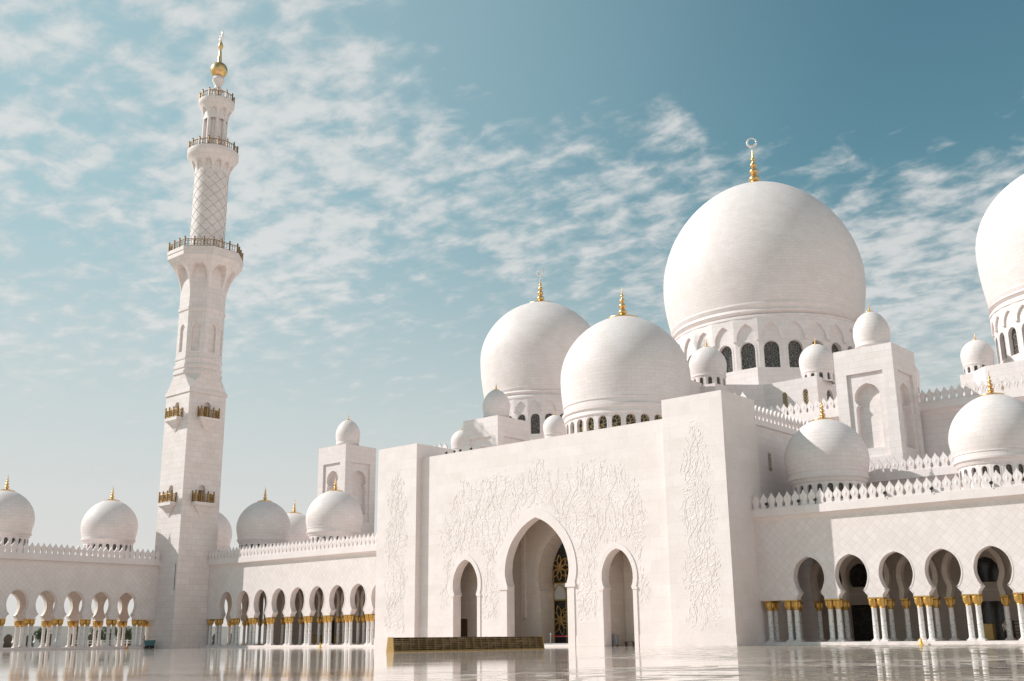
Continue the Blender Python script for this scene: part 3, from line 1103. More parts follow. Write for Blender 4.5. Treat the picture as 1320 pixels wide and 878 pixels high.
# =================================================================== prayer hall body
ph = thing('prayer_hall', (-79.2, 150, 0), 'stepped white prayer hall block under the great domes, behind the portal', 'building')
mb = MB()
YH = 119.5
YR = 125.2
mb.box(-104.4, -52.9, YH, 185, 12.0, 25.4, skip='b')
mb.box(-52.89, -10.7, YR, 185, 12.0, 25.9, skip='b')
mb.box(-54.45, -10.8, 110.62, YR, 11.0, 16.4, skip='b')
mb.build('lower_wall', M['wall'], ph)
mb = MB()
cornice(mb, TY(YH), -104.4, -52.75, 25.2, 25.6, 26.55, 0.6, 3.0)
cornice(mb, TY(YR), -52.7, -10.7, 25.5, 26.0, 26.85, 0.9, 3.0)
cornice(mb, TY(110.6), -54.3, -10.8, 16.0, 16.3, 17.05, 0.7, 3.0)
mb.build('cornice', M['trim'], ph)
mb = MB()
parapet(mb, TY(YH - 0.45), -70.0, -52.8, 26.553)
parapet(mb, TY(YR - 0.75), -45.6, -10.7, 26.853)
parapet(mb, TY(110.6 - 0.55), -54.3, -10.8, 17.053)
mb.build('parapet', M['trim'], ph)
mb = MB()
mb.box(-104.3, -52.95, YH + 0.3, 184.9, 25.38, 26.5, skip='b')
mb.box(-52.84, -10.75, YR + 0.3, 184.9, 25.88, 26.8, skip='b')
mb.box(-54.4, -10.85, 110.9, YR, 16.4, 17.0, skip='b')
mb.build('roof', M['trim'], ph)
mb = MB()
mb.box(-143, -104.41, 128, 185, 12.0, 24.5, skip='b')
mb.build('side_wing', M['wall'], ph)
# upper block with lattice windows
mb = MB()
YU, XU0, XU1, ZU = 130.0, -98.4, -60.65, 33.7
TU = TY(YU)
lat = [-65.4, -62.4]
pr = round_arch(0.38, 28.6, 31.75, 1.15)
arch_panel(mb, TU, -68.3, -63.9, 26.0, ZU, lat[0], pr, 0.4)
arch_panel(mb, TU, -63.9, XU1, 26.0, ZU, lat[1], pr, 0.4)
mb.face([(XU0, YU, 26), (-90.1, YU, 26), (-90.1, YU, ZU), (XU0, YU, ZU)])
TR_ = TX(XU1)
prb = round_arch(1.0, 27.6, 31.3, 1.1)
arch_panel(mb, TR_, YU, 139.4, 26.0, ZU, 133.6, prb, 0.4)
arch_panel(mb, TR_, 139.4, 150, 26.0, ZU, 144.5, prb, 0.4)
mb.face([(XU1, 150, 26), (XU1, 176, 26), (XU1, 176, ZU), (XU1, 150, ZU)])
mb.face([(XU0, YU, ZU), (XU1, YU, ZU), (XU1, 176, ZU), (XU0, 176, ZU)])
mb.face([(XU0, 176, 26), (XU0, YU, 26), (XU0, YU, ZU), (XU0, 176, ZU)])
# chamfer between nave and hall
mb.face([(-74.0, 124.3, 26), (-68.3, YU, 26), (-68.3, YU, 33.7), (-74.0, 124.3, 33.7)])
mb.face([(-74.0, 119.6, 26), (-74.0, 124.3, 26), (-74.0, 124.3, 33.7), (-74.0, 119.6, 33.7)])
mb.face([(-84.4, 119.6, 26), (-74.0, 119.6, 26), (-74.0, 119.6, 33.7), (-84.4, 119.6, 33.7)])
mb.face([(-84.4, 124.3, 26), (-84.4, 119.6, 26), (-84.4, 119.6, 33.7), (-84.4, 124.3, 33.7)])
mb.face([(-90.1, YU, 26), (-84.4, 124.3, 26), (-84.4, 124.3, 33.7), (-90.1, YU, 33.7)])
mb.face([(-84.4, 119.6, 33.7), (-74, 119.6, 33.7), (-74, 124.3, 33.7), (-68.3, YU + 0.5, 33.7), (-90.1, YU + 0.5, 33.7), (-84.4, 124.3, 33.7)])
mb.build('upper_wall', M['wall'], ph)
for c in lat:
    q = MB()
    out = [(-h, z) for h, z in pr] + [(h, z) for h, z in reversed(pr)][1:]
    q.face([TU(c + u, z, 0.3) for u, z in out])
    q.build('lattice_window', M['pane_diag'], ph)
for c in (133.6, 144.5):
    q = MB()
    out = [(-h, z) for h, z in prb] + [(h, z) for h, z in reversed(prb)][1:]
    q.face([TR_(c + u, z, 0.3) for u, z in out])
    q.build('window', M['pane'], ph)
q = MB()
T45 = lambda u, z, d: (-71.15 + u * 0.7071 - d * 0.7071, 127.15 + u * 0.7071 + d * 0.7071, z)
pq = round_arch(0.62, 28.4, 31.0, 1.1)
out = [(-h, z) for h, z in pq] + [(h, z) for h, z in reversed(pq)][1:]
q.face([T45(0.2 + u, z, -0.02) for u, z in out])
q.build('window', M['pane_gold'], ph)
# octagon plinths of the three great drums


def octo(cx, cy, a, ch, z0, z1, mb):
    p = [(cx - a + ch, cy - a), (cx + a - ch, cy - a), (cx + a, cy - a + ch), (cx + a, cy + a - ch), (cx + a - ch, cy + a), (cx - a + ch, cy + a), (cx - a, cy + a - ch), (cx - a, cy - a + ch)]
    for k in range(8):
        a1, b1 = p[k], p[(k + 1) % 8]
        mb.face([(*a1, z0), (*b1, z0), (*b1, z1), (*a1, z1)])
    mb.face([(*q, z1) for q in p])


for args in ((-79.2, 152.7, 16.6, 9.7, 33.0, 37.95), (-123.6, 149.9, 12.9, 4.2, 12.5, 32.95), (-33.0, 149.9, 12.9, 4.2, 25.5, 32.95)):
    mb = MB()
    octo(*args, mb)
    mb.build('plinth', M['wall'], ph)
for x, y, zt_, r0, z0 in ((-74.2, 125.6, 39.2, 2.5, 26), (-55.6, 146.5, 37.9, 2.2, 26), (-43.6, 141.0, 37.5, 2.02, 30), (-112.6, 139.8, 37.2, 2.03, 26), (-134.0, 139.5, 37.4, 2.03, 26)):
    mb = MB()
    k = r0 * 0.93
    mb.box(x - k, x + k, y - k, y + k, z0, zt_ - 5.35 * r0 / 2.3)
    mb.build('turret_base', M['wall'], ph)
for cx_ in (-39.6, -36.6, -33.6):
    q = MB()
    pw = round_arch(0.45, 28.0, 30.3, 1.15)
    out = [(-h, z) for h, z in pw] + [(h, z) for h, z in reversed(pw)][1:]
    q.face([(cx_ + u, 136.98, z) for u, z in out])
    q.build('lattice_window', M['pane_diag'], ph)

# =================================================================== portal
po = thing('portal', (-79.0, 94, 0), 'tall white marble entrance portal carved with floral vines, three keyhole archways', 'portal')
YP, YW = 93.32, 94.19
mb = MB()
PX0, PX1 = -97.5, -60.92
TW = TY(YW)
CEN = [(4.35, 0.0), (4.35, 6.45)] + resample([(4.30, 6.62), (4.58, 7.6), (4.62, 8.5), (4.35, 9.9), (3.55, 11.5), (2.2, 12.9), (1.0, 13.65), (0, 14.05)], 4)
CX, LX, RX = -78.95, -89.85, -67.9


def side_arch():
    return [(1.92, 0.0), (1.92, 5.75)] + resample([(1.72, 5.9), (1.93, 6.4), (2.0, 7.1), (1.86, 8.0), (1.36, 9.0), (0.7, 9.65), (0, 9.95)], 4)


SID = side_arch()
arch_panel(mb, TW, PX0, -85.3, 0, 22.9, LX, SID, 1.2)
arch_panel(mb, TW, -85.3, -72.6, 0, 22.9, CX, CEN, 1.2)
arch_panel(mb, TW, -72.6, PX1, 0, 22.9, RX, SID, 1.2)
# rear of the wall
for a, b, c, p in ((PX0, -85.3, LX, SID), (-85.3, -72.6, CX, CEN), (-72.6, PX1, RX, SID)):
    T = TY(YW + 1.2)
    le = [(a, 0)] + [(c - h, z) for h, z in p] + [(c, 22.9), (a, 22.9)]
    ri = [(b, 0)] + [(c + h, z) for h, z in p] + [(c, 22.9), (b, 22.9)]
    mb.face([T(u, z, 0) for u, z in reversed(le)])
    mb.face([T(u, z, 0) for u, z in ri])
mb.face([(PX0, YW, 22.9), (PX1, YW, 22.9), (PX1, YW + 1.2, 22.9), (PX0, YW + 1.2, 22.9)])
mb.build('front_wall', M['portal'], po)
# frames and imposts
mb = MB()
frame_strip(mb, TW, CX, CEN[2:], 1.05, 0.10)
mb.build('arch_frame', M['trim'], po)
for s in (-1, 1):
    mb = MB()
    mb.box(CX + s * 4.36 if s > 0 else CX - 5.3, CX + 5.3 if s > 0 else CX - 4.36, YW - 0.10, YW + 0.02, 0, 6.3)
    mb.box(CX + (s * 4.86) - 0.68, CX + (s * 4.86) + 0.68, YW - 0.20, YW + 0.9, 6.22, 6.62)
    mb.build('arch_jamb', M['trim'], po)
for c in (LX, RX):
    mb = MB()
    frame_strip(mb, TW, c, SID[2:], 0.52, 0.10)
    mb.build('arch_frame', M['trim'], po)
    for s in (-1, 1):
        mb = MB()
        x0, x1 = (c + 1.925, c + 2.42) if s > 0 else (c - 2.42, c - 1.925)
        mb.box(x0, x1, YW - 0.10, YW + 0.02, 0, 5.7)
        mb.box(x0 - 0.08, x1 + 0.08, YW - 0.15, YW + 0.6, 5.66, 5.92)
        mb.build('arch_jamb', M['trim'], po)
# piers
for x0, x1 in ((-104.62, -97.50), (-60.91, -53.79)):
    q = MB()
    q.box(x0, x1, YP, 100.0, 1.1, 24.67)
    q.box(x0 - 0.05, x1 + 0.05, YP - 0.05, 100.0, 0, 1.1)
    q.build('pier', M['portal'], po)
# plinth under the wall
mb = MB()
for a, b in ((PX0, LX - 2.43), (LX + 2.43, CX - 5.31), (CX + 5.31, RX - 2.43), (RX + 2.43, PX1)):
    mb = MB()
    mb.box(a + 0.06, b - 0.01, YW - 0.05, YW + 0.01, 0, 1.1)
    mb.build('plinth', M['portal'], po)
# body behind, with roof and side parapet
mb = MB()
for x0, x1 in ((-104.0, -103.4), (-55.1, -54.5)):
    mb.box(x0, x1, 100.0, YH, 0, 22.3)
mb.box(-103.9, -54.6, YW + 1.2, YH, 22.0, 22.75)
mb.build('side_wall', M['wall'], po)
mb = MB()
mb.prism([(100.0, 22.3), (YH, 22.3), (YH, 22.85), (100.0, 22.85)], TX(-54.3), 0, 0.7)
parapet(mb, TX(-54.4), 100.3, YH - 0.5, 22.853)
parapet(mb, TY(99.2), -60.5, -54.2, 24.0, 0.86, 0.2)
parapet(mb, TY(99.2), -104.2, -98.0, 24.0, 0.86, 0.2)
mb.build('parapet', M['trim'], po)
q = MB()
pq = round_arch(0.33, 17.7, 19.3, 1.2)
out = [(-h, z) for h, z in pq] + [(h, z) for h, z in reversed(pq)][1:]
q.face([TX(-54.48)(103.8 + u, z, 0) for u, z in out])
q.build('window', M['pane_gold'], po)
# lobby behind the arches
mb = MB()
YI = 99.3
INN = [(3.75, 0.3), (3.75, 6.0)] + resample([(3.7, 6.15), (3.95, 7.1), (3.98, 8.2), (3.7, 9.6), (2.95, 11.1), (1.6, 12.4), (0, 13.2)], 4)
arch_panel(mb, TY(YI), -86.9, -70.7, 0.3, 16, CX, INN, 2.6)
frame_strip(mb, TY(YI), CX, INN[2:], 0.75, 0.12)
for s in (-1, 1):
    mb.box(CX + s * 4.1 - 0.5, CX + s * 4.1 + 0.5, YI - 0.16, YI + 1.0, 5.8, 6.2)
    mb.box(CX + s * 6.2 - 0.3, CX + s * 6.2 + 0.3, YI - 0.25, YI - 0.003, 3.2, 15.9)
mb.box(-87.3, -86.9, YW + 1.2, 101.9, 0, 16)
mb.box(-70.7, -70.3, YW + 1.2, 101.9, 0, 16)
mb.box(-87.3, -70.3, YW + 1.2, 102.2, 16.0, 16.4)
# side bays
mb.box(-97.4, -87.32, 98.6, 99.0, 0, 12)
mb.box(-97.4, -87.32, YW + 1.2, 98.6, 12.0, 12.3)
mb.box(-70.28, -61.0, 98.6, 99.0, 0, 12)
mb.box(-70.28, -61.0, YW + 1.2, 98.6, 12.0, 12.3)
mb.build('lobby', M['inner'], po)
mb = MB()
mb.box(-87, -70.6, YW + 0.3, 101.9, 0.004, 0.22)
mb.build('threshold', M['trim'], po)
# big door with gold tracery
dr = MB()
out = [(-h, z) for h, z in INN] + [(h, z) for h, z in reversed(INN)][1:]
dr.face([(CX + u, 101.88, z) for u, z in out])
drr = dr.build('door', M['door'], po)
q = MB()
q.box(CX - 3.72, CX + 3.72, 101.78, 101.87, 5.25, 7.1)
q.build('glass_band', M['milk'], drr)
q = MB()


def petal_ring(cx, cz, r, n, y, tube=0.05, rot=0.0):
    for k in range(n):
        a = rot + 2 * PI * k / n
        for s in (-1, 1):
            pts = []
            for i in range(9):
                t = i / 8
                rr = r * t
                w_ = s * r * 0.20 * math.sin(PI * t) ** 0.8
                pts.append((cx + rr * math.cos(a) - w_ * math.sin(a), y, cz + rr * math.sin(a) + w_ * math.cos(a)))
            q.tube(pts, tube, 5)


for px_ in (-2.8, -0.95, 0.95, 2.8):
    petal_ring(CX + px_, 2.9, 1.7, 8, 101.74, 0.055, 0.2)
    petal_ring(CX + px_, 8.9, 1.5, 8, 101.74, 0.06)
petal_ring(CX, 11.0, 1.6, 10, 101.74, 0.06)
for px_ in (-3.7, -1.86, 0, 1.86, 3.7):
    q.box(CX + px_ - 0.06, CX + px_ + 0.06, 101.70, 101.78, 0.3, 8.5)
for pz in (5.2, 7.1):
    q.box(CX - 3.75, CX + 3.75, 101.70, 101.78, pz - 0.07, pz + 0.07)
for px_ in (-2.8, 0, 2.8):
    q.tube([(CX + px_ + 1.0 * math.cos(PI * i / 12), 101.73, 5.3 + 1.6 * math.sin(PI * i / 12)) for i in range(13)], 0.07, 5)
q.build('tracery', M['ochre'], drr)
q = MB()
q.box(-95.1, -93.75, 98.52, 98.597, 0, 3.25)
q.build('side_door', M['brown'], po)

# carved relief
random.seed(7)


def relief(mask, u0, u1, z0, z1, T, step, pr=0.030):
    mb = MB()
    nu = int((u1 - u0) / step)
    nz = int((z1 - z0) / step)
    flow = lambda u, z: math.sin(u * 0.9 + 1.3 * math.sin(z * 0.55)) + 0.8 * math.sin(z * 0.8 + u * 0.37 + 1.7)
    for i in range(nu):
        for j in range(nz):
            u = u0 + (i + 0.5 + random.uniform(-0.42, 0.42)) * step
            z = z0 + (j + 0.5 + random.uniform(-0.42, 0.42)) * step
            if not mask(u + random.gauss(0, 0.22), z + random.gauss(0, 0.35)) or random.random() < 0.08:
                continue
            a = PI / 2 + flow(u, z) * 0.8 + random.uniform(-0.75, 0.75)
            L = random.uniform(0.16, 0.36)
            wd = L * random.uniform(0.16, 0.30)
            bend = random.choice((-1, 1)) * random.uniform(0.15, 0.6) * L
            ca, sa = math.cos(a), math.sin(a)

            def Q(x, y, d):
                yy = y + bend * (1 - (x / L) ** 2)
                return T(u + ca * x - sa * yy, z + sa * x + ca * yy, d)
            p = random.uniform(0.4, 1.2) * pr
            c0, c1, c2 = Q(-L * 0.55, 0, -p), Q(0, 0, -p * 1.1), Q(L * 0.55, 0, -p * 0.8)
            tip, bas = Q(L, 0, -0.003), Q(-L, 0, -0.003)
            for s in (1, -1):
                e0, e1, e2 = Q(-L * 0.5, s * wd * 0.75, -0.003), Q(0, s * wd, -0.003), Q(L * 0.5, s * wd * 0.7, -0.003)
                quads = [[bas, e0, c0], [c0, e0, e1, c1], [c1, e1, e2, c2], [c2, e2, tip]]
                for f in quads:
                    mb.face(f if s < 0 else f[::-1])
    # running stems
    n = int((u1 - u0) / 1.3)
    for k in range(n + 1):
        u = u0 + (k + 0.5) * (u1 - u0) / (n + 1)
        ph_ = random.uniform(0, 6)
        z = z0
        prev = None
        while z < z1:
            uu = u + 0.5 * math.sin(z * 0.9 + ph_) + 0.25 * math.sin(z * 2.1 + ph_)
            if mask(uu, z):
                cur = (uu, z)
                if prev:
                    w_ = 0.05
                    for s in (1, -1):
                        f = [T(prev[0], prev[1], -pr), T(prev[0] + s * w_, prev[1], -0.003), T(cur[0] + s * w_, cur[1], -0.003), T(cur[0], cur[1], -pr)]
                        mb.face(f if s < 0 else f[::-1])
                prev = cur
            else:
                prev = None
            z += 0.3
    return mb


def in_arch(u, z, c, prof, margin):
    if z > prof[-1][1] + margin:
        return False
    h = 0
    for (a, za), (b, zb) in zip(prof, prof[1:]):
        if za <= z <= zb or zb <= z <= za:
            h = max(h, a, b)
    if z > prof[-1][1] - 0.3:
        h = max(h, 1.2)
    return abs(u - c) < h + margin


def wall_mask(u, z):
    x = u - CX
    edge = 14.6 - 0.5 * math.sin(z * 0.9) if z < 14.8 else 14.6 - (z - 14.8) * 0.72
    top = 19.1 + 0.3 * math.sin(x * 0.9 + 0.6) + 0.25 * math.sin(x * 2.1) + (1.4 * math.exp(-(x / 1.5) ** 2))
    if abs(x) > edge or z > top:
        return False
    if in_arch(u, z, CX, CEN, 1.35) or in_arch(u, z, LX, SID, 0.85) or in_arch(u, z, RX, SID, 0.85):
        return False
    lo = 2.9 if 5.4 < abs(x) < 8.4 else (4.2 if abs(x) >= 13.1 else 10.6)
    if 8.4 <= abs(x) < 13.1 and z < 10.8:
        return False
    return z > lo


def pier_mask(c):
    def f(u, z):
        x = u - c
        hw = 1.75 + 0.25 * math.sin(z * 1.1)
        if z > 17:
            hw = 1.75 * (1 - (z - 17) / 5.2) + 0.25
        return abs(x) < hw and 2.0 < z < 21.9
    return f


relief(wall_mask, -94.5, -63.5, 2, 21, TW, 0.33).build('carved_vines', M['trim'], po)
relief(pier_mask(-101.0), -103.3, -98.7, 1.6, 22, TY(YP), 0.30).build('carved_vines', M['trim'], po)
relief(pier_mask(-57.2), -59.5, -55.0, 1.6, 22, TY(YP), 0.30).build('carved_vines', M['trim'], po)

# =================================================================== minaret
MX, MY, MS = -148.389, 92.281, 6.741
mcx, mcy = MX - MS / 2, MY + MS / 2
mi_ = thing('minaret', (mcx, mcy, 0), 'tall slender white minaret with three galleries and a gold ball finial', 'minaret')
mb = MB()
H = MS / 2
NI = round_arch(0.62, 35.3, 37.2, 1.1)
NI2 = round_arch(0.62, 21.9, 23.9, 1.1)
for T, c in ((TY(MY), mcx), (TX(MX), mcy)):
    arch_panel(mb, T, c - H, c + H, 0, 29, c, NI2, 0.5, back=True)
    arch_panel(mb, T, c - H, c + H, 29, 39.4, c, NI, 0.5, back=True)
mb.face([(mcx - H, mcy + H, 0), (mcx - H, mcy - H, 0), (mcx - H, mcy - H, 39.4), (mcx - H, mcy + H, 39.4)])
mb.face([(mcx + H, mcy + H, 0), (mcx - H, mcy + H, 0), (mcx - H, mcy + H, 39.4), (mcx + H, mcy + H, 39.4)])
for k in (1.5,):
    mb.box(mcx - H - 0.06, mcx + H + 0.06, mcy - H - 0.06, mcy + H + 0.06, 0, 1.3)
mb.box(mcx - H - 0.16, mcx + H + 0.16, mcy - H - 0.16, mcy + H + 0.16, 39.2, 39.75)
mb.build('square_shaft', M['minaret'], mi_)
q = MB()
q.box(MX - 0.55, MX - 0.40, MY - 0.012, MY + 0.02, 8.4, 12.4)
q.build('slit', M['dark'], mi_)


def ring8(a, z, ch=None):
    """octagon of apothem a (ch = chamfer length on the square)"""
    ch = a * (2 - 2 ** 0.5) if ch is None else ch
    x, y = mcx, mcy
    return [(x - a + ch, y - a, z), (x + a - ch, y - a, z), (x + a, y - a + ch, z), (x + a, y + a - ch, z), (x + a - ch, y + a, z), (x - a + ch, y + a, z), (x - a, y + a - ch, z), (x - a, y - a + ch, z)]


mb = MB()
AO = 3.42
mb.grid([ring8(H + 0.02, 39.75, 0.02), ring8(AO + 0.05, 42.5)], None, False, True)
for a, z0, z1 in ((AO + 0.22, 42.5, 43.0), (AO + 0.14, 43.5, 44.0), (AO + 0.10, 44.9, 45.2), (AO + 0.14, 53.2, 53.7)):
    mb.grid([ring8(AO, z0 - 0.15), ring8(a, z0), ring8(a, z1), ring8(AO, z1 + 0.05)], None, False, True)
hw = AO * math.tan(PI / 8)
for k in range(8):
    T = TF(mcx, mcy, AO, k * PI / 4)
    arch_panel(mb, T, -hw, hw, 42.5, 45.1, 0, [(0.2, 42.6), (0, 42.61)], 0.01)
    arch_panel(mb, T, -hw, hw, 45.1, 53.6, 0, round_arch(0.62, 46.2, 50.0, 1.3), 0.28, back=True)
    arch_panel(mb, T, -hw, hw, 53.6, 64, 0, [(0.2, 54), (0, 54.01)], 0.01)
mb.build('octagonal_shaft', M['minaret'], mi_)


def flare(mb, sides, a0, z0, a1, z1, zslab, archtop, archhalf, rnd=False, ns=20, nt=18):
    """gallery support: a flaring skirt with an arched hollow on every side"""
    for k in range(sides):
        an = k * 2 * PI / sides + (0 if sides == 8 else PI / sides)
        ca, sa = math.cos(an), math.sin(an)
        rows = []
        for j in range(nt + 1):
            t = j / nt
            z = z0 + (z1 - z0) * t
            row = []
            fl = a0 + (a1 - a0) * (0.25 * t + 0.75 * t ** 2.1)
            for i in range(ns + 1):
                sx = -1 + 2 * i / ns
                # arch test
                if t < archtop:
                    q_ = t / archtop
                    h = archhalf * (1 if q_ < 0.35 else math.sqrt(max(0, 1 - ((q_ - 0.35) / 0.65) ** 2)))
                    inside = abs(sx) < h
                else:
                    inside = False
                a = a0 if inside else fl
                if rnd:
                    ang = an + sx * PI / sides
                    row.append((mcx + a * math.cos(ang), mcy + a * math.sin(ang), z))
                else:
                    u = sx * a * math.tan(PI / sides)
                    row.append((mcx + ca * a - sa * u, mcy + sa * a + ca * u, z))
            rows.append(row)
        mb.grid(rows, None, False)


def octagon_slab(mb, a, z0, z1):
    mb.grid([ring8(a, z0), ring8(a, z1)], None, False, True)
    mb.face(ring8(a, z1))
    mb.face(ring8(a, z0)[::-1])


mb = MB()
flare(mb, 8, AO + 0.01, 56.6, 5.72, 61.9, 0, 0.80, 0.80, ns=44, nt=30)
octagon_slab(mb, 5.72, 61.9, 63.0)
octagon_slab(mb, 5.82, 62.7, 63.3)
mb.build('gallery', M['minaret'], mi_)
# round twisted shaft
mb = MB()
mb.lathe([(2.84, 63.2), (2.84, 79.2)], 64, (mcx, mcy))
rs = mb.build('round_shaft', M['minaret'], mi_)
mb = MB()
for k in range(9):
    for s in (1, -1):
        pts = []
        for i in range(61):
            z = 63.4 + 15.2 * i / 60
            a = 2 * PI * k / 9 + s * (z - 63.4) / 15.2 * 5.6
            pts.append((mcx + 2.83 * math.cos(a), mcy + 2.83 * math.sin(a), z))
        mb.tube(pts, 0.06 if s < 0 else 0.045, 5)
mb.build('groove_shade_lattice', M['groove_shade'], rs)  # thin strips coloured dark to stand for shaded grooves
mb = MB()
flare(mb, 12, 2.86, 77.9, 4.05, 81.0, 0, 0.72, 0.72, True, 28, 22)
mb.lathe([(4.05, 81.0), (4.3, 81.3), (4.3, 82.25), (0.5, 82.27)], 64, (mcx, mcy))
mb.build('gallery', M['minaret'], mi_)
# lantern
mb = MB()
mb.lathe([(1.55, 82.2), (1.55, 90.0)], 32, (mcx, mcy))
for k in range(8):
    a = k * PI / 4 + PI / 8
    mb.lathe([(0.34, 82.27), (0.34, 88.6)], 12, (mcx + 1.78 * math.cos(a), mcy + 1.78 * math.sin(a)))
mb.build('lantern', M['minaret'], mi_)
mb = MB()
flare(mb, 8, 2.06, 88.3, 2.95, 91.2, 0, 0.70, 0.70, True, 28, 22)
mb.lathe([(2.0, 88.3), (2.06, 88.31)], 48, (mcx, mcy))
mb.lathe([(2.95, 91.2), (3.06, 91.4), (3.06, 92.0), (0.3, 92.02)], 64, (mcx, mcy))
mb.build('gallery', M['minaret'], mi_)
mb = MB()
mb.lathe([(0.95, 92.0), (0.95, 92.6), (0.62, 92.9), (0.55, 93.6), (0.95, 94.2), (1.05, 94.5), (0.62, 94.9), (0.55, 95.3), (0.85, 95.9), (1.1, 96.5), (0.8, 97.1)], 32, (mcx, mcy))
mb.build('neck', M['trim'], mi_)
mb = MB()
pf = [(0.6, 96.9)]
for i in range(15):
    a = -1.2 + 2.5 * i / 14
    pf.append((1.48 * math.cos(a), 98.45 + 1.52 * math.sin(a)))
pf += [(0.38, 100.1), (0.34, 100.6), (0.26, 102.0), (0.2, 102.6), (0.42, 103.0), (0.46, 103.3), (0.3, 103.8), (0.1, 104.3), (0.05, 104.6)]
mb.lathe(pf, 36, (mcx, mcy))
fb = mb.build('finial', M['gold'], mi_)
mb = MB()
crescent(mb, (mcx, mcy, 105.25), 0.75, 0.24, R(160))
mb.build('crescent', M['silver'], fb)


def rail(points, z, h, post_every=1, closed=False, n_between=4, name='railing', parent=None, mat='bronze', r=0.07):
    mb = MB()
    n = len(points)
    rng = n if closed else n - 1
    for k in range(rng):
        a, b = Vector(points[k]), Vector(points[(k + 1) % n])
        for zz, rr in ((z + 0.12, r * 0.7), (z + h * 0.9, r)):
            mb.tube([(a.x, a.y, zz), (b.x, b.y, zz)], rr, 6)
        mb.box(a.x - 0.10, a.x + 0.10, a.y - 0.10, a.y + 0.10, z, z + h * 1.12)
        mb.lathe([(0.10, z + h * 1.12), (0.16, z + h * 1.2), (0.02, z + h * 1.34)], 8, (a.x, a.y))
        for i in range(1, n_between):
            p = a.lerp(b, i / n_between)
            mb.tube([(p.x, p.y, z + 0.1), (p.x, p.y, z + h * 0.9)], r * 0.55, 5)
            c = a.lerp(b, (i - 0.5) / n_between)
            d = (b - a).normalized()
            mb.tube([(c.x + d.x * 0.3 * math.cos(q * PI / 4), c.y + d.y * 0.3 * math.cos(q * PI / 4), z + h * 0.5 + 0.3 * math.sin(q * PI / 4)) for q in range(9)], r * 0.6, 5)
    if not closed:
        a = points[-1]
        mb.box(a[0] - 0.14, a[0] + 0.14, a[1] - 0.14, a[1] + 0.14, z, z + h * 1.12)
    return mb.build(name, M[mat], parent)


pts8 = []
for k, p in enumerate(ring8(5.6, 0)):
    q = ring8(5.6, 0)[(k + 1) % 8]
    for i in range(3):
        pts8.append((p[0] + (q[0] - p[0]) * i / 3, p[1] + (q[1] - p[1]) * i / 3))
rail(pts8, 63.3, 1.35, closed=True, n_between=3, parent=mi_)
rail([(mcx + 4.1 * math.cos(2 * PI * k / 16), mcy + 4.1 * math.sin(2 * PI * k / 16)) for k in range(16)], 82.25, 1.25, closed=True, n_between=3, parent=mi_)
rail([(mcx + 2.9 * math.cos(2 * PI * k / 12), mcy + 2.9 * math.sin(2 * PI * k / 12)) for k in range(12)], 92.0, 1.25, closed=True, n_between=3, parent=mi_)
# small balconies
for T, c in ((TY(MY), mcx), (TX(MX), mcy)):
    for z in (21.85, 35.25):
        b = MB()
        w_ = 1.75
        rows = []
        for k, (ww, dd, zz) in enumerate(((0.05, 0.02, z - 2.3), (0.55, 0.25, z - 1.6), (1.15, 0.6, z - 0.95), (1.6, 0.95, z - 0.55), (w_, 1.05, z - 0.5), (w_, 1.05, z))):
            rows.append([T(c - ww, zz, 0.02), T(c - ww, zz, -dd), T(c + ww, zz, -dd), T(c + ww, zz, 0.02)])
        b.grid(rows, None, False)
        b.face([T(c - w_, z, 0.02), T(c + w_, z, 0.02), T(c + w_, z, -1.05), T(c - w_, z, -1.05)])
        bo = b.build('balcony', M['minaret'], mi_)
        P4 = [T(c - w_ + 0.12, 0, 0), T(c - w_ + 0.12, 0, -0.93), T(c - 0.6, 0, -0.93), T(c + 0.6, 0, -0.93), T(c + w_ - 0.12, 0, -0.93), T(c + w_ - 0.12, 0, 0)]
        rail([(p[0], p[1]) for p in P4], z, 1.35, n_between=3, parent=bo, mat='oldgold', r=0.07)
        d = MB()
        d.face([T(c - 0.55, z, 0.44), T(c + 0.55, z, 0.44), T(c + 0.55, z + 2.0, 0.44), T(c - 0.55, z + 2.0, 0.44)])
        d.build('balcony_door', M['brown'], mi_)

# =================================================================== shoe rack in the courtyard
sr = thing('shoe_rack', (-60.3, 63.8, 0), 'long low gold-ended rack of dark slatted shelves standing before the portal', 'rack')
XF, Y0, Y1, HR = -60.0, 55.4, 72.4, 1.06


def rx(z):
    return XF - 0.10 * z


n_mod = 20
mb = MB()
# core and shelves (leaning section)
mb.prism([(0, 0.1), (0, HR - 0.04), (0, HR - 0.04), (0, 0.1)][:2] + [(0.001, HR - 0.04), (0.001, 0.1)], lambda u, z, d: (XF - 0.36 + u, Y0 + 0.06 + d, z), 0, Y1 - Y0 - 0.12)
sh = mb.build('back_panel', M['rack'], sr)
for k in range(8):
    z = 0.10 + k * (HR - 0.14) / 7
    q = MB()
    q.box(XF - 0.72 + 0.10 * z, rx(z) + 0.02, Y0 + 0.03, Y1 - 0.03, z - 0.013, z + 0.013)
    q.build('shelf', M['shelfgold'] if k < 7 else M['rack'], sr)
for k in range(n_mod + 1):
    y = Y0 + 0.05 + (Y1 - Y0 - 0.1) * k / n_mod
    q = MB()
    q.prism([(XF - 0.70, 0.08), (XF - 0.01, 0.08), (rx(HR) - 0.01, HR - 0.02), (XF - 0.60, HR - 0.02)], lambda u, z, d: (u, y - 0.012 + d, z), 0, 0.024)
    q.build('divider', M['shelfgold'], sr)
random.seed(3)
mb = MB()
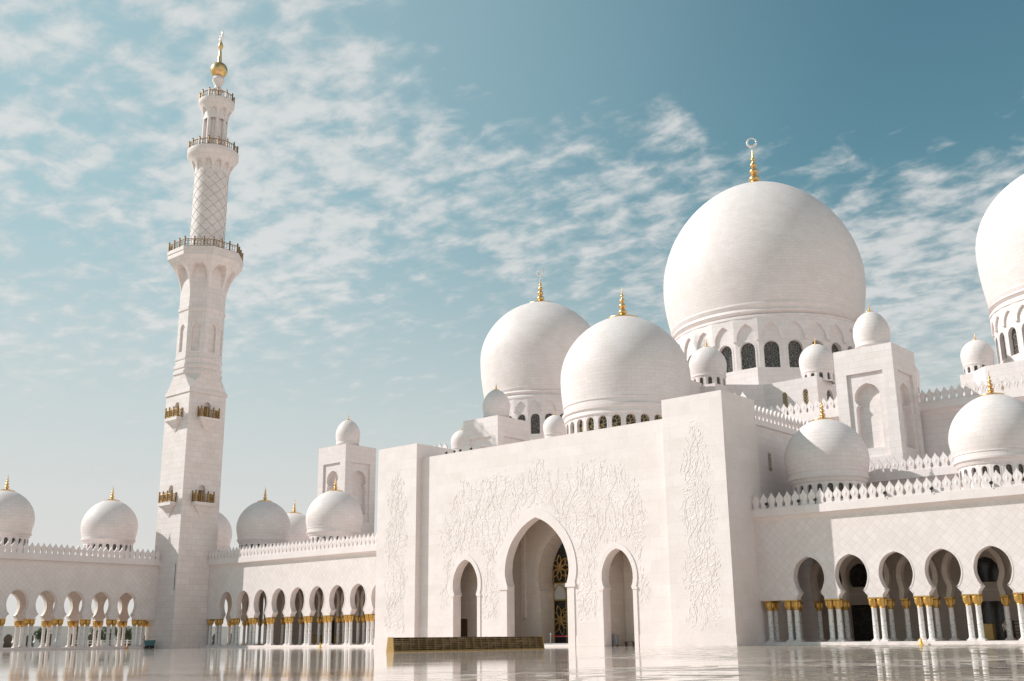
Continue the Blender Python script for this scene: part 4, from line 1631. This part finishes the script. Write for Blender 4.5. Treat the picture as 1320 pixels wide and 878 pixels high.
for k in range(n_mod):
    for j in range(7):
        if random.random() < 0.55:
            y = Y0 + 0.05 + (Y1 - Y0 - 0.1) * (k + 0.5) / n_mod
            z = 0.12 + j * (HR - 0.14) / 7
            mb = MB()
            mb.box(XF - 0.36, rx(z) - random.uniform(0.03, 0.14), y - 0.40, y + random.uniform(-0.05, 0.40), z, z + 0.125)
            mb.build('drawer_front', M['rack'], sr)
for y in (Y0 - 0.03, Y1 - 0.03):
    q = MB()
    q.prism([(XF - 0.78, 0.0), (XF + 0.04, 0.0), (XF + 0.02, 0.12), (rx(HR) + 0.02, HR - 0.05), (rx(HR) - 0.02, HR), (XF - 0.60, HR), (XF - 0.64, HR - 0.05), (XF - 0.76, 0.12)], lambda u, z, d: (u, y + d, z), 0, 0.07)
    for zz in (0.35, 0.62, 0.85):
        q.lathe([(0.05, 0), (0.03, 0.03), (0.001, 0.035)], 8, (0, 0))
        for i in range(len(q.v) - 24, len(q.v)):
            x_, y_, z_ = q.v[i]
            q.v[i] = (XF - 0.36 + x_, y - z_, zz + y_)
    q.build('end_panel', M['ochre'], sr)
mb = MB()
mb.box(XF - 0.74, XF + 0.02, Y0 + 0.04, Y1 - 0.04, 0.0, 0.08)
mb.build('base', M['ochre'], sr)

# =================================================================== small things
def cone(label, x, y, mat, h=0.62, group='safety cones on the courtyard floor', z=0.0):
    t = thing('safety_cone', (x, y, z), label, 'safety cone', group)
    c = MB()
    c.lathe([(0.17, z + 0.04), (0.15, z + 0.08), (0.09, z + h * 0.62), (0.06, z + h * 0.9), (0.045, z + h), (0.001, z + h + 0.01)], 16, (x, y))
    c.build('cone', mat, t)
    c = MB()
    c.box(x - 0.2, x + 0.2, y - 0.2, y + 0.2, z, z + 0.045)
    c.build('base', mat, t)


cone('yellow safety cone in front of the sunlit right arcade', -37.74, 97.0, M['yellow'])
cone('yellow safety cone in front of the arcade between minaret and portal', -118.9, 96.4, M['yellow'])
cone('orange safety cone in front of the shaded left arcade', -152.4, 87.4, M['orange'])

# cleaning cart by the minaret
ct = thing('cleaning_cart', (-152.2, 91.0, 0), 'teal cleaning cart parked at the foot of the minaret', 'cart')
mb = MB()
mb.prism([(-0.62, 0.42), (0.62, 0.42), (0.72, 1.12), (-0.72, 1.12)], lambda u, z, d: (-152.6 + d, 90.9 + u, z), 0, 0.75)
mb.box(-152.66, -151.79, 90.14, 91.66, 1.1, 1.18)
mb.build('body', M['teal'], ct)
mb = MB()
mb.tube([(-152.5, 90.15, 1.1), (-152.5, 89.85, 1.35), (-152.0, 89.85, 1.35), (-152.0, 90.15, 1.1)], 0.03)
mb.build('handle', M['grey'], ct)
mb = MB()
mb.box(-152.55, -151.9, 90.3, 91.5, 0.2, 0.42)
mb.build('chassis', M['black'], ct)
for x, y in ((-152.5, 90.4), (-152.5, 91.4), (-151.95, 90.4), (-151.95, 91.4)):
    q = MB()
    q.lathe([(0.001, -0.05), (0.13, -0.05), (0.15, 0), (0.13, 0.05), (0.001, 0.05)], 14)
    q.v = [(x + z_, y + x_, 0.15 + y_) for x_, y_, z_ in q.v]
    q.build('wheel', M['black'], ct)

# stanchions at the great door
st = thing('belt_barrier', (-80.4, 98.5, 0.22), 'two white posts joined by a red belt before the great door', 'barrier')
mb = MB()
for y_, x_ in ((97.6, -79.9), (97.6, -77.0)):
    q = MB()
    q.lathe([(0.19, 0.22), (0.19, 0.25), (0.05, 0.28), (0.045, 1.18), (0.07, 1.2), (0.07, 1.45), (0.02, 1.47)], 14, (x_, y_))
    q.build('post', M['whitepaint'], st)
mb.tube([(-79.9, 97.6, 1.12), (-78.4, 97.6, 1.06), (-77.0, 97.6, 1.12)], 0.045, 6)
mb.build('belt', M['red'], st)

# grey box and bench in the right archway
bx = thing('sign_box', (-69.8, 95.9, 0), 'grey box standing in the right-hand archway', 'box')
mb = MB()
mb.box(-70.2, -69.4, 95.7, 96.1, 0.12, 1.2)
mb.build('body', M['grey'], bx)
mb = MB()
for x_ in (-70.18, -69.5):
    mb = MB()
    mb.box(x_, x_ + 0.08, 95.75, 96.05, 0, 0.12)
    mb.build('foot', M['black'], bx)
be = thing('bench', (-68.2, 96.4, 0), 'low dark wooden bench in the right-hand archway', 'bench')
mb = MB()
mb.box(-68.85, -67.6, 96.2, 96.65, 0.40, 0.47)
mb.build('seat', M['brown'], be)
for x_ in (-68.75, -67.8):
    q = MB()
    q.box(x_, x_ + 0.1, 96.24, 96.6, 0, 0.40)
    q.build('leg', M['brown'], be)

# gold kiosks
def kiosk(label, x, y, w_=1.5, h=1.35):
    t = thing('gold_counter', (x, y, 0.3), label, 'counter', 'gold counters inside the arcades')
    q = MB()
    q.box(x - w_ / 2, x + w_ / 2, y - 0.35, y + 0.35, 0.34, 0.3 + h)
    q.build('body', M['ochre'], t)
    q = MB()
    q.box(x - w_ / 2 - 0.05, x + w_ / 2 + 0.05, y - 0.4, y + 0.4, 0.3 + h, 0.36 + h)
    q.build('top', M['brown'], t)
    q = MB()
    q.box(x - w_ / 2 + 0.05, x + w_ / 2 - 0.05, y - 0.3, y + 0.3, 0.3, 0.34)
    q.build('plinth', M['black'], t)


kiosk('gold counter inside the right arcade beside a person', -35.0, 106.2, 1.1, 1.45)
kiosk('gold counter in the left arcade wing, nearer the minaret', -131.2, 106.0)
kiosk('gold counter in the left arcade wing, nearer the portal', -126.4, 106.0)

# dark slatted screen behind the person
sc_ = thing('slatted_screen', (-32.2, 108, 0.3), 'low dark slatted rack at the back of the right arcade', 'rack')
mb = MB()
for k in range(6):
    mb.box(-33.3, -30.2, 107.8, 108.2, 0.42 + k * 0.3, 0.50 + k * 0.3)
mb.build('slats', M['brown'], sc_)
for x_ in (-33.3, -31.8, -30.3):
    q = MB()
    q.box(x_, x_ + 0.08, 107.75, 108.25, 0.3, 2.05)
    q.build('upright', M['brown'], sc_)


# person
def person(x, y, z, face):
    t = thing('person', (x, y, z), 'person in a pale shirt and dark trousers standing inside the right arcade', 'person')
    ca, sa = math.cos(face), math.sin(face)

    def W3(p):
        return (x + ca * p[0] - sa * p[1], y + sa * p[0] + ca * p[1], z + p[2])

    def skin(name, verts, edges, mat, parent):
        me = bpy.data.meshes.new(name)
        org = ORG[t.name]
        vs = [W3(p[:3]) for p in verts]
        me.from_pydata([(a - org[0], b - org[1], c - org[2]) for a, b, c in vs], edges, [])
        o = bpy.data.objects.new(name, me)
        COL.objects.link(o)
        o.parent = parent
        me.materials.append(mat)
        sk = o.modifiers.new('skin', 'SKIN')
        sk.use_smooth_shade = True
        for v, p in zip(me.skin_vertices[0].data, verts):
            v.radius = (p[3], p[4] if len(p) > 4 else p[3])
        me.skin_vertices[0].data[0].use_root = True
        ss = o.modifiers.new('sub', 'SUBSURF')
        ss.levels = ss.render_levels = 2
        ORG[o.name] = org
        return o
    body = [(0, 0, 0.95, .13, .10), (0, 0, 1.2, .12, .09), (0, 0, 1.42, .15, .09), (0, 0, 1.50, .055), (0, 0.0, 1.58, .06), (0, -.01, 1.66, .085, .1), (0, 0, 1.74, .06),
            (.19, 0, 1.40, .05), (.23, .02, 1.14, .042), (.22, -.06, .90, .034), (.22, -.09, .80, .036), (.21, -.12, .74, .02),
            (-.19, 0, 1.40, .05), (-.23, .02, 1.14, .042), (-.22, -.06, .90, .034), (-.22, -.09, .80, .036), (-.21, -.12, .74, .02),
            (.10, 0, .88, .095), (.11, -.01, .48, .062), (.11, .02, .09, .042), (.11, -.13, .04, .035),
            (-.10, 0, .88, .095), (-.11, -.03, .48, .062), (-.11, 0, .09, .042), (-.11, -.15, .04, .035)]
    ed = [(0, 1), (1, 2), (2, 3), (3, 4), (4, 5), (5, 6), (2, 7), (7, 8), (8, 9), (9, 10), (10, 11), (2, 12), (12, 13), (13, 14), (14, 15), (15, 16), (0, 17), (17, 18), (18, 19), (19, 20), (0, 21), (21, 22), (22, 23), (23, 24)]
    b = skin('body', body, ed, M['skin'], t)
    skin('shirt', [(0, 0, 1.0, .165, .13), (0, 0, 1.2, .15, .12), (0, 0, 1.40, .175, .115), (.20, 0, 1.40, .07), (.235, .02, 1.16, .062), (-.20, 0, 1.40, .07), (-.235, .02, 1.16, .062), (0, 0, .90, .16, .13)], [(0, 1), (1, 2), (2, 3), (3, 4), (2, 5), (5, 6), (0, 7)], M['shirt'], t)
    skin('trousers', [(0, 0, .94, .15, .12), (.10, 0, .84, .11), (.11, -.01, .48, .082), (.11, .02, .10, .07), (-.10, 0, .84, .11), (-.11, -.03, .48, .082), (-.11, 0, .10, .07)], [(0, 1), (1, 2), (2, 3), (0, 4), (4, 5), (5, 6)], M['trousers'], t)
    skin('hair', [(0, .03, 1.64, .085, .09), (0, .02, 1.72, .09, .1), (0, .01, 1.77, .06)], [(0, 1), (1, 2)], M['hair'], t)


person(-33.05, 105.0, 0.30, R(40))

# floodlights on the parapets and the portal edge
def floodlight(x, y, z, label, first=[None]):
    if first[0] is None:
        t = thing('floodlight', (0, 0, 0), label, 'floodlight', 'black floodlights along the parapets')
        q = MB()
        q.lathe([(0.02, -0.10), (0.13, -0.09), (0.17, 0.0), (0.15, 0.10), (0.02, 0.16)], 14)
        q.v = [(x_, -z_, y_ + 0.42) for x_, y_, z_ in q.v]
        q.build('lamp_head', M['black'], t)
        q = MB()
        q.box(-0.03, 0.03, -0.02, 0.04, 0, 0.3)
        q.build('bracket', M['black'], t)
        first[0] = t
    else:
        t = copy_tree(first[0])
        t['label'] = label
    t.location = (x, y, z)
    return t


FL = 'small black round floodlight set between the parapet points of the right arcade'
for k in (2, 6, 8, 16, 21, 27, 31, 36):
    floodlight(-53.75 + 0.8632 * k, YA - 0.62, ZC + 0.005, FL)
FP = 'tiny black floodlight on the top edge of the portal wall'
for x_ in (-93.4, -92.0, -91.0, -89.2, -61.6):
    floodlight(x_, YW + 0.25, 22.70, FP)

# =================================================================== beyond the left arcade
gw = thing('garden_wall', (-215, 110, -0.3), 'low white perimeter wall with dark arched openings, seen through the left arcade', 'wall')
mb = MB()
xw = -214.0
for k in range(22):
    c = 60 + 4.2 * k
    arch_panel(mb, TX(xw), c - 2.1, c + 2.1, -0.3, 3.9, c, keyhole(0.95, -0.3, 1.1, 2.7, 0.8), 0.5)
mb.box(xw - 0.6, xw + 0.1, 57.9, 150.3, 3.903, 4.15)
mb.build('wall', M['whitepaint'], gw)
mb = MB()
mb.box(xw - 3.2, xw - 3.0, 57.9, 150.3, -0.3, 3.4)
mb.build('rear_wall', M['brown'], gw)
rl = thing('white_railing', (-185, 104, -0.3), 'low white rail fence outside the left arcade', 'fence')
mb = MB()
for z_ in (0.75, 1.15):
    mb.box(-185.05, -184.95, 96, 116, z_, z_ + 0.14)
mb.build('rail', M['whitepaint'], rl)
for k in range(9):
    q = MB()
    q.box(-185.1, -184.9, 96 + 2.5 * k - 0.1, 96 + 2.5 * k + 0.1, -0.3, 1.4)
    q.build('post', M['whitepaint'], rl)


def tree(x, y, h, rad, label, seed):
    random.seed(seed)
    t = thing('tree', (x, y, -0.3), label, 'tree', 'trees beyond the left arcade')
    q = MB()
    q.tube([(x, y, -0.3), (x + 0.1, y, h * 0.25), (x, y + 0.15, h * 0.55)], [0.22, 0.16, 0.08], 8)
    for k in range(5):
        a = k * 1.26
        q.tube([(x, y, h * (0.25 + 0.05 * k)), (x + rad * 0.6 * math.cos(a), y + rad * 0.6 * math.sin(a), h * (0.5 + 0.06 * k))], [0.08, 0.03], 5)
    q.build('trunk', M['bark'], t)
    q = MB()
    cl_ = [(random.gauss(0, 0.42) * rad, random.gauss(0, 0.42) * rad, h * random.uniform(0.38, 0.9), random.uniform(0.3, 0.55) * rad) for _ in range(14)]
    for cx_, cy_, cz_, cr in cl_:
        for _ in range(95):
            v = Vector((random.gauss(0, 1), random.gauss(0, 1), random.gauss(0, 1))).normalized() * cr * random.uniform(0.5, 1.05)
            p = Vector((x + cx_, y + cy_, cz_)) + v
            a = Vector((random.gauss(0, 1), random.gauss(0, 1), random.gauss(0, 1))).normalized() * 0.16
            b = a.cross(v).normalized() * 0.10
            q.face([p - a, p + b, p + a, p - b])
    q.build('crown', M['leaf'], t)


tree(-196, 107.0, 3.6, 2.2, 'dark leafy tree seen through the left arcade, left of the railing end', 1)
tree(-198, 113.0, 3.9, 2.3, 'dark leafy tree seen through the arch nearest the minaret', 2)
tree(-200, 97.5, 3.3, 1.9, 'small dark tree before the perimeter wall, seen between the left columns', 4)
pm = thing('palm_tree', (-204, 106.2, -0.3), 'date palm rising behind an arch of the left arcade', 'palm')
mb = MB()
mb.tube([(-204, 106.2, -0.3), (-204.1, 106.3, 3.0), (-204, 106.2, 6.2)], [0.24, 0.19, 0.16], 8)
mb.build('trunk', M['bark'], pm)
mb = MB()
random.seed(9)
for k in range(22):
    a = k * 2.4
    e = random.uniform(-0.3, 1.2)
    L = random.uniform(1.7, 2.5)
    prev = None
    for i in range(7):
        tt = i / 6
        d = L * tt
        p = Vector((-204 + math.cos(a) * d * math.cos(e), 106.2 + math.sin(a) * d * math.cos(e), 6.2 + d * math.sin(e) - 0.75 * tt * tt * L * 0.6))
        if prev is not None:
            side = Vector((-math.sin(a), math.cos(a), 0)) * 0.26 * math.sin(PI * min(0.95, tt + 0.1))
            drop = Vector((0, 0, -0.12))
            mb.face([prev, prev + side + drop, p + side * 0.9 + drop, p])
            mb.face([prev, p, p - side * 0.9 + drop, prev - side + drop])
        prev = p
mb.build('crown', M['leaf'], pm)
